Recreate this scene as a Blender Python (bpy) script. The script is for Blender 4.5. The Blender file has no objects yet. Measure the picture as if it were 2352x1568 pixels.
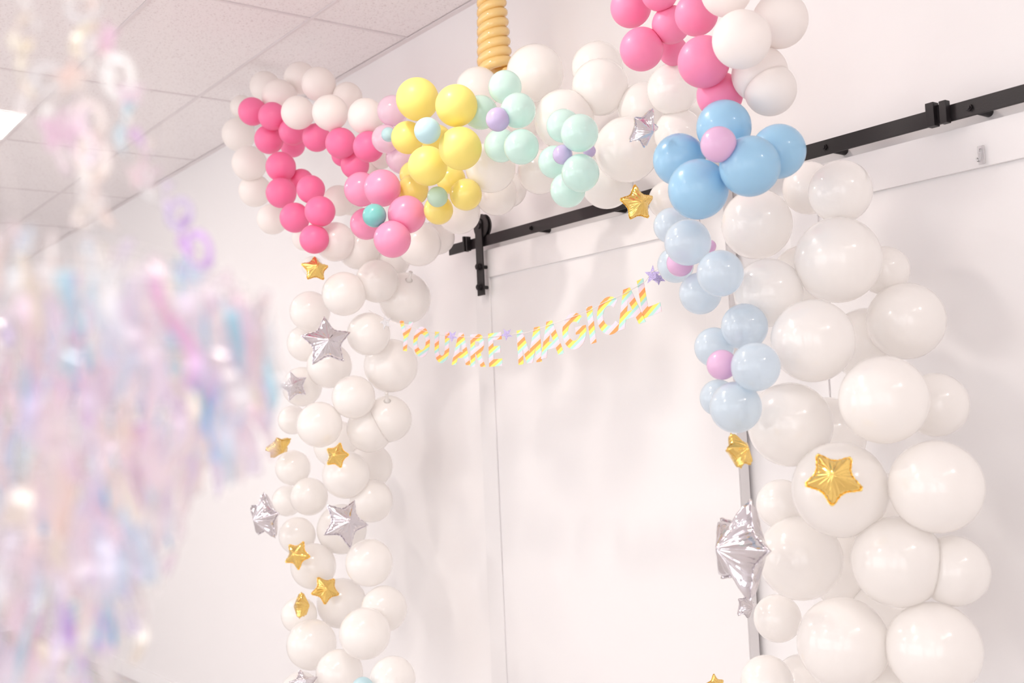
import bpy, bmesh, math, random
import numpy as np
from mathutils import Vector, Matrix

scene = bpy.context.scene
COL = scene.collection
random.seed(11)

# ---------------------------------------------------------------- camera, light, exposure
CAM_H = 1.587
YAW, PITCH, ROLL = math.radians(53.144), math.radians(4.315), math.radians(-2.540)
FOCAL_PX = 2585.47
cd = bpy.data.cameras.new('camera')
cam = bpy.data.objects.new('camera', cd); COL.objects.link(cam)
cd.sensor_width = 36.0
cd.lens = FOCAL_PX / 2352.0 * 36.0
cd.clip_start = 0.05
_f = Vector((-math.sin(YAW) * math.cos(PITCH), math.cos(YAW) * math.cos(PITCH), math.sin(PITCH)))
_r0 = Vector((math.cos(YAW), math.sin(YAW), 0))
_u0 = _r0.cross(_f)
_r = _r0 * math.cos(ROLL) + _u0 * math.sin(ROLL)
_u = -_r0 * math.sin(ROLL) + _u0 * math.cos(ROLL)
cam.matrix_world = Matrix(((_r.x, _u.x, -_f.x, 0), (_r.y, _u.y, -_f.y, 0), (_r.z, _u.z, -_f.z, CAM_H), (0, 0, 0, 1)))
cd.dof.use_dof = True
cd.dof.focus_distance = 3.0
cd.dof.aperture_fstop = 3.8
scene.camera = cam

world = bpy.data.worlds.new('world'); scene.world = world
world.use_nodes = True
wn = world.node_tree
wbg = wn.nodes['Background']
# daylight through the window openings behind the camera
wbg.inputs['Color'].default_value = (1.0, 0.985, 0.995, 1)
wbg.inputs['Strength'].default_value = 3.7

vs = scene.view_settings
vs.view_transform = 'Standard'; vs.look = 'None'; vs.gamma = 1.0; vs.use_curve_mapping = False
vs.exposure = -0.50
PANEL_STRENGTH = 6.0
SPOT_STRENGTH = 360.0
scene.cycles.max_bounces = 11
scene.cycles.diffuse_bounces = 6

# ---------------------------------------------------------------- helpers
WALL_Y, CEIL_Z, END_X = 2.522, 3.255, -10.755

def obj(name, bm, mats, parent=None, smooth=True):
    me = bpy.data.meshes.new(name)
    bm.to_mesh(me); bm.free()
    for m in (mats if isinstance(mats, (list, tuple)) else [mats]):
        me.materials.append(m)
    if smooth:
        for p in me.polygons: p.use_smooth = True
    o = bpy.data.objects.new(name, me); COL.objects.link(o)
    if parent is not None: o.parent = parent
    return o

def empty(name, loc=(0, 0, 0)):
    o = bpy.data.objects.new(name, None); COL.objects.link(o); o.location = loc
    o.empty_display_size = 0.05
    return o

def tag(o, label, cat, group=None):
    o['label'] = label; o['category'] = cat
    if group: o['group'] = group
    return o

def struct(o):
    o['kind'] = 'structure'; return o

def add_box(bm, lo, hi, bevel=0.0, mi=0):
    v = [bm.verts.new((x, y, z)) for x in (lo[0], hi[0]) for y in (lo[1], hi[1]) for z in (lo[2], hi[2])]
    fs = [(0, 1, 3, 2), (4, 6, 7, 5), (0, 4, 5, 1), (2, 3, 7, 6), (0, 2, 6, 4), (1, 5, 7, 3)]
    faces = [bm.faces.new([v[i] for i in f]) for f in fs]
    for f in faces: f.material_index = mi
    if bevel:
        es = list({e for f in faces for e in f.edges})
        r = bmesh.ops.bevel(bm, geom=es, offset=bevel, segments=2, affect='EDGES', profile=0.6)
    return faces

def box(name, lo, hi, mat, parent=None, bevel=0.0):
    bm = bmesh.new(); add_box(bm, lo, hi, bevel)
    bmesh.ops.recalc_face_normals(bm, faces=bm.faces)
    return obj(name, bm, mat, parent, smooth=False)

def add_tube(bm, pts, rad, seg=10, cap=True):
    pts = [Vector(p) for p in pts]; rings = []
    up = None
    for i, p in enumerate(pts):
        d = (pts[min(i + 1, len(pts) - 1)] - pts[max(i - 1, 0)]).normalized()
        if up is None:
            up = d.orthogonal().normalized()
        up = (up - d * up.dot(d)).normalized()
        w = d.cross(up)
        rr = rad[i] if isinstance(rad, (list, tuple)) else rad
        rings.append([bm.verts.new(p + (up * math.cos(a) + w * math.sin(a)) * rr)
                      for a in [2 * math.pi * k / seg for k in range(seg)]])
    for a, b in zip(rings, rings[1:]):
        for k in range(seg):
            bm.faces.new((a[k], a[(k + 1) % seg], b[(k + 1) % seg], b[k]))
    if cap:
        bm.faces.new(list(reversed(rings[0]))); bm.faces.new(rings[-1])

def add_cyl(bm, a, b, r, seg=24):
    add_tube(bm, [a, b], r, seg)

# ---------------------------------------------------------------- materials
def mat(name):
    m = bpy.data.materials.new(name); m.use_nodes = True
    nt = m.node_tree; nt.nodes.clear()
    out = nt.nodes.new('ShaderNodeOutputMaterial')
    return m, nt, out

def N(nt, kind, **kw):
    n = nt.nodes.new(kind)
    for k, v in kw.items():
        if k in n.inputs.keys() if not hasattr(n, k) else False: n.inputs[k].default_value = v
        elif hasattr(n, k): setattr(n, k, v)
    return n

def principled(nt, color, rough=0.5, metal=0.0, spec=0.5, coat=0.0):
    b = nt.nodes.new('ShaderNodeBsdfPrincipled')
    b.inputs['Base Color'].default_value = (*color, 1)
    b.inputs['Roughness'].default_value = rough
    b.inputs['Metallic'].default_value = metal
    b.inputs['Specular IOR Level'].default_value = spec
    b.inputs['Coat Weight'].default_value = coat
    b.inputs['Coat Roughness'].default_value = 0.06
    return b

def plain(name, color, rough=0.5, metal=0.0, spec=0.5, bump=0.0, bscale=200.0):
    m, nt, out = mat(name)
    b = principled(nt, color, rough, metal, spec)
    if bump:
        tc = nt.nodes.new('ShaderNodeTexCoord'); nz = nt.nodes.new('ShaderNodeTexNoise')
        nz.inputs['Scale'].default_value = bscale; nz.inputs['Detail'].default_value = 4
        bp = nt.nodes.new('ShaderNodeBump'); bp.inputs['Strength'].default_value = bump; bp.inputs['Distance'].default_value = 0.002
        nt.links.new(tc.outputs['Object'], nz.inputs['Vector']); nt.links.new(nz.outputs['Fac'], bp.inputs['Height'])
        nt.links.new(bp.outputs['Normal'], b.inputs['Normal'])
    nt.links.new(b.outputs[0], out.inputs[0])
    return m

def srgb(r, g, b):
    f = lambda c: (c / 12.92) if c <= 0.04045 else ((c + 0.055) / 1.055) ** 2.4
    return (f(r / 255), f(g / 255), f(b / 255))

def latex(name, color, rough, coat, transl, clear, spec=0.5):
    """Balloon skin: diffuse + glossy, some light through it, and (for crystal latex) some clear view through it that closes towards the rim."""
    m, nt, out = mat(name)
    b = principled(nt, color, rough, 0.0, spec, coat)
    t = nt.nodes.new('ShaderNodeBsdfTranslucent'); t.inputs['Color'].default_value = (*color, 1)
    mx = nt.nodes.new('ShaderNodeMixShader'); mx.inputs[0].default_value = transl
    nt.links.new(b.outputs[0], mx.inputs[1]); nt.links.new(t.outputs[0], mx.inputs[2])
    last = mx
    if clear:
        tr = nt.nodes.new('ShaderNodeBsdfTransparent')
        tr.inputs['Color'].default_value = (*[c ** 0.5 for c in color], 1)
        lw = nt.nodes.new('ShaderNodeLayerWeight'); lw.inputs['Blend'].default_value = 0.35
        mr = nt.nodes.new('ShaderNodeMapRange')
        mr.inputs['From Min'].default_value = 0.0; mr.inputs['From Max'].default_value = 0.8
        mr.inputs['To Min'].default_value = clear; mr.inputs['To Max'].default_value = clear * 0.25
        nt.links.new(lw.outputs['Facing'], mr.inputs['Value'])
        m2 = nt.nodes.new('ShaderNodeMixShader')
        nt.links.new(mr.outputs[0], m2.inputs[0])
        nt.links.new(mx.outputs[0], m2.inputs[1]); nt.links.new(tr.outputs[0], m2.inputs[2])
        last = m2
    nt.links.new(last.outputs[0], out.inputs[0])
    return m

LATEX = {
    'pearl':         latex('pearl white latex', (0.98, 0.96, 0.94), 0.15, 0.8, 0.28, 0.22, 0.7),
    'ear_white':     latex('satin white latex', (0.97, 0.93, 0.905), 0.36, 0.1, 0.30, 0.0),
    'hot_pink':      latex('hot pink latex', (0.97, 0.23, 0.46), 0.42, 0.05, 0.22, 0.0),
    'near_pink':     latex('pink latex', (0.97, 0.32, 0.54), 0.42, 0.05, 0.22, 0.0),
    'bubblegum':     latex('bubblegum pink latex', (0.96, 0.38, 0.60), 0.26, 0.3, 0.25, 0.0),
    'pale_pink':     latex('pale pink crystal latex', (0.92, 0.74, 0.85), 0.14, 1.0, 0.40, 0.30, 0.9),
    'yellow':        latex('matte yellow latex', (0.98, 0.86, 0.27), 0.40, 0.05, 0.25, 0.0),
    'crystal_yellow': latex('crystal yellow latex', (0.97, 0.85, 0.30), 0.18, 0.6, 0.32, 0.12),
    'mint':          latex('mint crystal latex', (0.74, 0.93, 0.88), 0.13, 1.0, 0.36, 0.20, 0.9),
    'blue':          latex('sky blue latex', (0.40, 0.67, 0.87), 0.24, 0.35, 0.25, 0.0),
    'pale_blue':     latex('pale blue crystal latex', (0.76, 0.85, 0.92), 0.12, 1.0, 0.38, 0.32, 0.9),
    'lavender':      latex('lavender pearl latex', (0.67, 0.58, 0.82), 0.22, 0.6, 0.28, 0.0),
    'lilac':         latex('lilac pink latex', (0.84, 0.57, 0.79), 0.24, 0.4, 0.28, 0.0),
    'teal':          latex('teal latex', (0.25, 0.64, 0.63), 0.22, 0.5, 0.22, 0.0),
    'aqua':          latex('aqua crystal latex', (0.60, 0.82, 0.86), 0.18, 0.7, 0.35, 0.08),
    'powder_blue':   latex('powder blue latex', (0.62, 0.82, 0.87), 0.28, 0.3, 0.3, 0.0),
    'pale_green':    latex('pale green latex', (0.64, 0.81, 0.69), 0.2, 0.5, 0.35, 0.08),
    'orange':        latex('orange pearl latex', (0.995, 0.73, 0.29), 0.14, 1.0, 0.25, 0.0, 0.8),
}

def paint(name, color, rough=0.6):
    m, nt, out = mat(name)
    b = principled(nt, color, rough, 0.0, 0.3)
    tc = nt.nodes.new('ShaderNodeTexCoord'); nz = nt.nodes.new('ShaderNodeTexNoise')
    nz.inputs['Scale'].default_value = 140; nz.inputs['Detail'].default_value = 3
    bp = nt.nodes.new('ShaderNodeBump'); bp.inputs['Strength'].default_value = 0.12; bp.inputs['Distance'].default_value = 0.001
    nt.links.new(tc.outputs['Object'], nz.inputs['Vector']); nt.links.new(nz.outputs['Fac'], bp.inputs['Height'])
    nt.links.new(bp.outputs['Normal'], b.inputs['Normal'])
    nt.links.new(b.outputs[0], out.inputs[0])
    return m

M_WALL = paint('wall paint', (0.83, 0.812, 0.815))
M_DOOR = paint('white door paint', (0.79, 0.775, 0.78), 0.45)
M_TRIM = paint('white trim paint', (0.86, 0.845, 0.85), 0.45)
M_GRID = paint('ceiling grid paint', (0.78, 0.73, 0.74), 0.5)
M_VOID = plain('ceiling void', (0.12, 0.11, 0.11), 0.9)
M_BLACK = plain('black powder coated steel', (0.013, 0.010, 0.011), 0.42, 0.0, 0.4, 0.15, 300)
M_CORD = plain('white cotton cord', (0.75, 0.70, 0.68), 0.8)
M_CLEAR, _nt, _out = mat('clear plastic')
_g = principled(_nt, (0.95, 0.95, 0.96), 0.05); _g.inputs['Transmission Weight'].default_value = 0.9; _g.inputs['IOR'].default_value = 1.4
_nt.links.new(_g.outputs[0], _out.inputs[0])

# ceiling tile: mineral fibre with fine dark pits
M_TILE, nt, out = mat('speckled ceiling tile')
b = principled(nt, (0.76, 0.68, 0.69), 0.9, 0, 0.1)
tc = nt.nodes.new('ShaderNodeTexCoord')
nz = nt.nodes.new('ShaderNodeTexNoise'); nz.inputs['Scale'].default_value = 125; nz.inputs['Detail'].default_value = 3; nz.inputs['Roughness'].default_value = 0.65
cr = nt.nodes.new('ShaderNodeValToRGB')
cr.color_ramp.elements[0].position = 0.33; cr.color_ramp.elements[0].color = (0.68, 0.61, 0.62, 1)
cr.color_ramp.elements[1].position = 0.43; cr.color_ramp.elements[1].color = (0.89, 0.855, 0.86, 1)
nt.links.new(tc.outputs['Object'], nz.inputs['Vector']); nt.links.new(nz.outputs['Fac'], cr.inputs['Fac'])
nt.links.new(cr.outputs[0], b.inputs['Base Color']); nt.links.new(b.outputs[0], out.inputs[0])

# floor: pale grey wood planks
M_FLOOR, nt, out = mat('pale grey wood planks')
b = principled(nt, (0.6, 0.58, 0.57), 0.4, 0, 0.4)
tc = nt.nodes.new('ShaderNodeTexCoord')
mp = nt.nodes.new('ShaderNodeMapping'); mp.inputs['Scale'].default_value = (1, 1, 1)
br = nt.nodes.new('ShaderNodeTexBrick'); br.inputs['Scale'].default_value = 1.0
br.inputs['Brick Width'].default_value = 1.2; br.inputs['Row Height'].default_value = 0.16; br.inputs['Mortar Size'].default_value = 0.002
br.inputs['Color1'].default_value = (0.72, 0.69, 0.68, 1); br.inputs['Color2'].default_value = (0.78, 0.75, 0.74, 1); br.inputs['Mortar'].default_value = (0.35, 0.33, 0.32, 1)
nz = nt.nodes.new('ShaderNodeTexNoise'); nz.inputs['Scale'].default_value = 6
mp2 = nt.nodes.new('ShaderNodeMapping'); mp2.inputs['Scale'].default_value = (1, 14, 1)
mxn = nt.nodes.new('ShaderNodeMix'); mxn.data_type = 'RGBA'; mxn.blend_type = 'MULTIPLY'; mxn.inputs[0].default_value = 0.35
nt.links.new(tc.outputs['Object'], mp.inputs[0]); nt.links.new(mp.outputs[0], br.inputs['Vector'])
nt.links.new(tc.outputs['Object'], mp2.inputs[0]); nt.links.new(mp2.outputs[0], nz.inputs['Vector'])
nt.links.new(br.outputs['Color'], mxn.inputs[6]); nt.links.new(nz.outputs['Color'], mxn.inputs[7])
nt.links.new(mxn.outputs[2], b.inputs['Base Color']); nt.links.new(b.outputs[0], out.inputs[0])

M_LIGHT, nt, out = mat('lit light diffuser')
em = nt.nodes.new('ShaderNodeEmission'); em.inputs['Color'].default_value = (1, 0.92, 0.85, 1); em.inputs['Strength'].default_value = PANEL_STRENGTH
nt.links.new(em.outputs[0], out.inputs[0])

M_SPOT, nt, out = mat('lit downlight lens')
em = nt.nodes.new('ShaderNodeEmission'); em.inputs['Color'].default_value = (1, 0.92, 0.85, 1); em.inputs['Strength'].default_value = SPOT_STRENGTH
nt.links.new(em.outputs[0], out.inputs[0])

def foil(name, color, rough):
    m, nt, out = mat(name)
    b = principled(nt, color, rough, 1.0)
    tc = nt.nodes.new('ShaderNodeTexCoord'); nz = nt.nodes.new('ShaderNodeTexNoise')
    nz.inputs['Scale'].default_value = 22; nz.inputs['Detail'].default_value = 2
    bp = nt.nodes.new('ShaderNodeBump'); bp.inputs['Strength'].default_value = 0.25; bp.inputs['Distance'].default_value = 0.004
    nt.links.new(tc.outputs['Object'], nz.inputs['Vector']); nt.links.new(nz.outputs['Fac'], bp.inputs['Height'])
    nt.links.new(bp.outputs['Normal'], b.inputs['Normal'])
    nt.links.new(b.outputs[0], out.inputs[0])
    return m
FOIL = {'gold': foil('gold foil', (0.90, 0.63, 0.20), 0.14), 'silver': foil('silver foil', (0.71, 0.68, 0.715), 0.05)}

# banner card: rainbow diagonal stripes
M_STRIPE, nt, out = mat('rainbow striped card')
b = principled(nt, (1, 1, 1), 0.6, 0, 0.3)
tc = nt.nodes.new('ShaderNodeTexCoord')
mp = nt.nodes.new('ShaderNodeMapping'); mp.vector_type = 'POINT'
sx = nt.nodes.new('ShaderNodeSeparateXYZ')
def mth(op, a=None, b_=None):
    n = nt.nodes.new('ShaderNodeMath'); n.operation = op
    for i, v in enumerate((a, b_)):
        if v is None: continue
        if isinstance(v, (int, float)): n.inputs[i].default_value = v
        else: nt.links.new(v, n.inputs[i])
    return n.outputs[0]
oi = nt.nodes.new('ShaderNodeObjectInfo')
nt.links.new(tc.outputs['Object'], sx.inputs[0])
ph = mth('FRACT', mth('ADD', mth('MULTIPLY', mth('SUBTRACT', mth('MULTIPLY', sx.outputs['X'], 0.45), sx.outputs['Y']), 1 / 0.050), mth('ADD', oi.outputs['Random'], 10.0)))
cr = nt.nodes.new('ShaderNodeValToRGB'); cr.color_ramp.interpolation = 'CONSTANT'
e = cr.color_ramp.elements
e[0].position = 0.0; e[0].color = (0.88, 0.33, 0.11, 1)
e[1].position = 0.25; e[1].color = (0.90, 0.71, 0.15, 1)
for ps, c in ((0.48, (0.43, 0.69, 0.62, 1)), (0.68, (0.71, 0.62, 0.72, 1)), (0.84, (0.81, 0.60, 0.62, 1))):
    q = e.new(ps); q.color = c
nt.links.new(ph, cr.inputs['Fac']); nt.links.new(cr.outputs[0], b.inputs['Base Color']); nt.links.new(b.outputs[0], out.inputs[0])

def glitter(name, color):
    m, nt, out = mat(name)
    b = principled(nt, color, 0.35, 0.5)
    tc = nt.nodes.new('ShaderNodeTexCoord'); vz = nt.nodes.new('ShaderNodeTexVoronoi'); vz.inputs['Scale'].default_value = 900
    hs = nt.nodes.new('ShaderNodeMix'); hs.data_type = 'RGBA'; hs.blend_type = 'MULTIPLY'; hs.inputs[0].default_value = 0.6
    hs.inputs[6].default_value = (*color, 1)
    sp = nt.nodes.new('ShaderNodeSeparateColor')
    nt.links.new(tc.outputs['Object'], vz.inputs['Vector'])
    nt.links.new(vz.outputs['Color'], sp.inputs[0]); nt.links.new(sp.outputs[0], hs.inputs[7])
    nt.links.new(hs.outputs[2], b.inputs['Base Color']); nt.links.new(b.outputs[0], out.inputs[0])
    return m
M_GLIT_PURPLE = glitter('lavender glitter card', (0.62, 0.52, 0.85))
M_GLIT_GREY = glitter('silver glitter card', (0.80, 0.77, 0.78))

def film(name, c1, c2, c3, clear, metal=0.35, rough=0.14):
    """Iridescent film: colour drifts along the strip, part mirror, part see-through."""
    m, nt, out = mat(name)
    b = principled(nt, c1, rough, metal)
    tc = nt.nodes.new('ShaderNodeTexCoord'); nz = nt.nodes.new('ShaderNodeTexNoise')
    nz.inputs['Scale'].default_value = 16; nz.inputs['Detail'].default_value = 1
    cr = nt.nodes.new('ShaderNodeValToRGB')
    cr.color_ramp.elements[0].position = 0.34; cr.color_ramp.elements[0].color = (*c1, 1)
    cr.color_ramp.elements[1].position = 0.66; cr.color_ramp.elements[1].color = (*c3, 1)
    q = cr.color_ramp.elements.new(0.5); q.color = (*c2, 1)
    nt.links.new(tc.outputs['Object'], nz.inputs['Vector']); nt.links.new(nz.outputs['Fac'], cr.inputs['Fac'])
    nt.links.new(cr.outputs[0], b.inputs['Base Color'])
    t = nt.nodes.new('ShaderNodeBsdfTranslucent'); nt.links.new(cr.outputs[0], t.inputs['Color'])
    m1 = nt.nodes.new('ShaderNodeMixShader'); m1.inputs[0].default_value = 0.45
    nt.links.new(b.outputs[0], m1.inputs[1]); nt.links.new(t.outputs[0], m1.inputs[2])
    tr = nt.nodes.new('ShaderNodeBsdfTransparent')
    m2 = nt.nodes.new('ShaderNodeMixShader'); m2.inputs[0].default_value = clear
    nt.links.new(m1.outputs[0], m2.inputs[1]); nt.links.new(tr.outputs[0], m2.inputs[2])
    nt.links.new(m2.outputs[0], out.inputs[0])
    return m
FILMS = [
    film('iridescent film pink', (0.92, 0.72, 0.86), (0.92, 0.84, 0.90), (0.93, 0.78, 0.80), 0.28),
    film('iridescent film lavender', (0.76, 0.68, 0.94), (0.87, 0.82, 0.95), (0.90, 0.80, 0.91), 0.28),
    film('iridescent film pearl', (0.90, 0.91, 0.93), (0.93, 0.92, 0.90), (0.84, 0.89, 0.96), 0.32),
    film('iridescent film aqua', (0.40, 0.76, 0.90), (0.72, 0.86, 0.94), (0.68, 0.79, 0.96), 0.20),
    film('iridescent film peach', (0.94, 0.77, 0.71), (0.94, 0.88, 0.84), (0.93, 0.80, 0.85), 0.26),
    film('iridescent film blue', (0.03, 0.48, 0.78), (0.22, 0.60, 0.86), (0.45, 0.60, 0.90), 0.04),
    film('iridescent film violet', (0.66, 0.48, 0.90), (0.82, 0.62, 0.90), (0.92, 0.52, 0.76), 0.10),
    film('iridescent film mirror', (0.97, 0.93, 0.80), (0.98, 0.92, 0.84), (0.95, 0.95, 0.97), 0.03, 1.0, 0.08),
]
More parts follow.
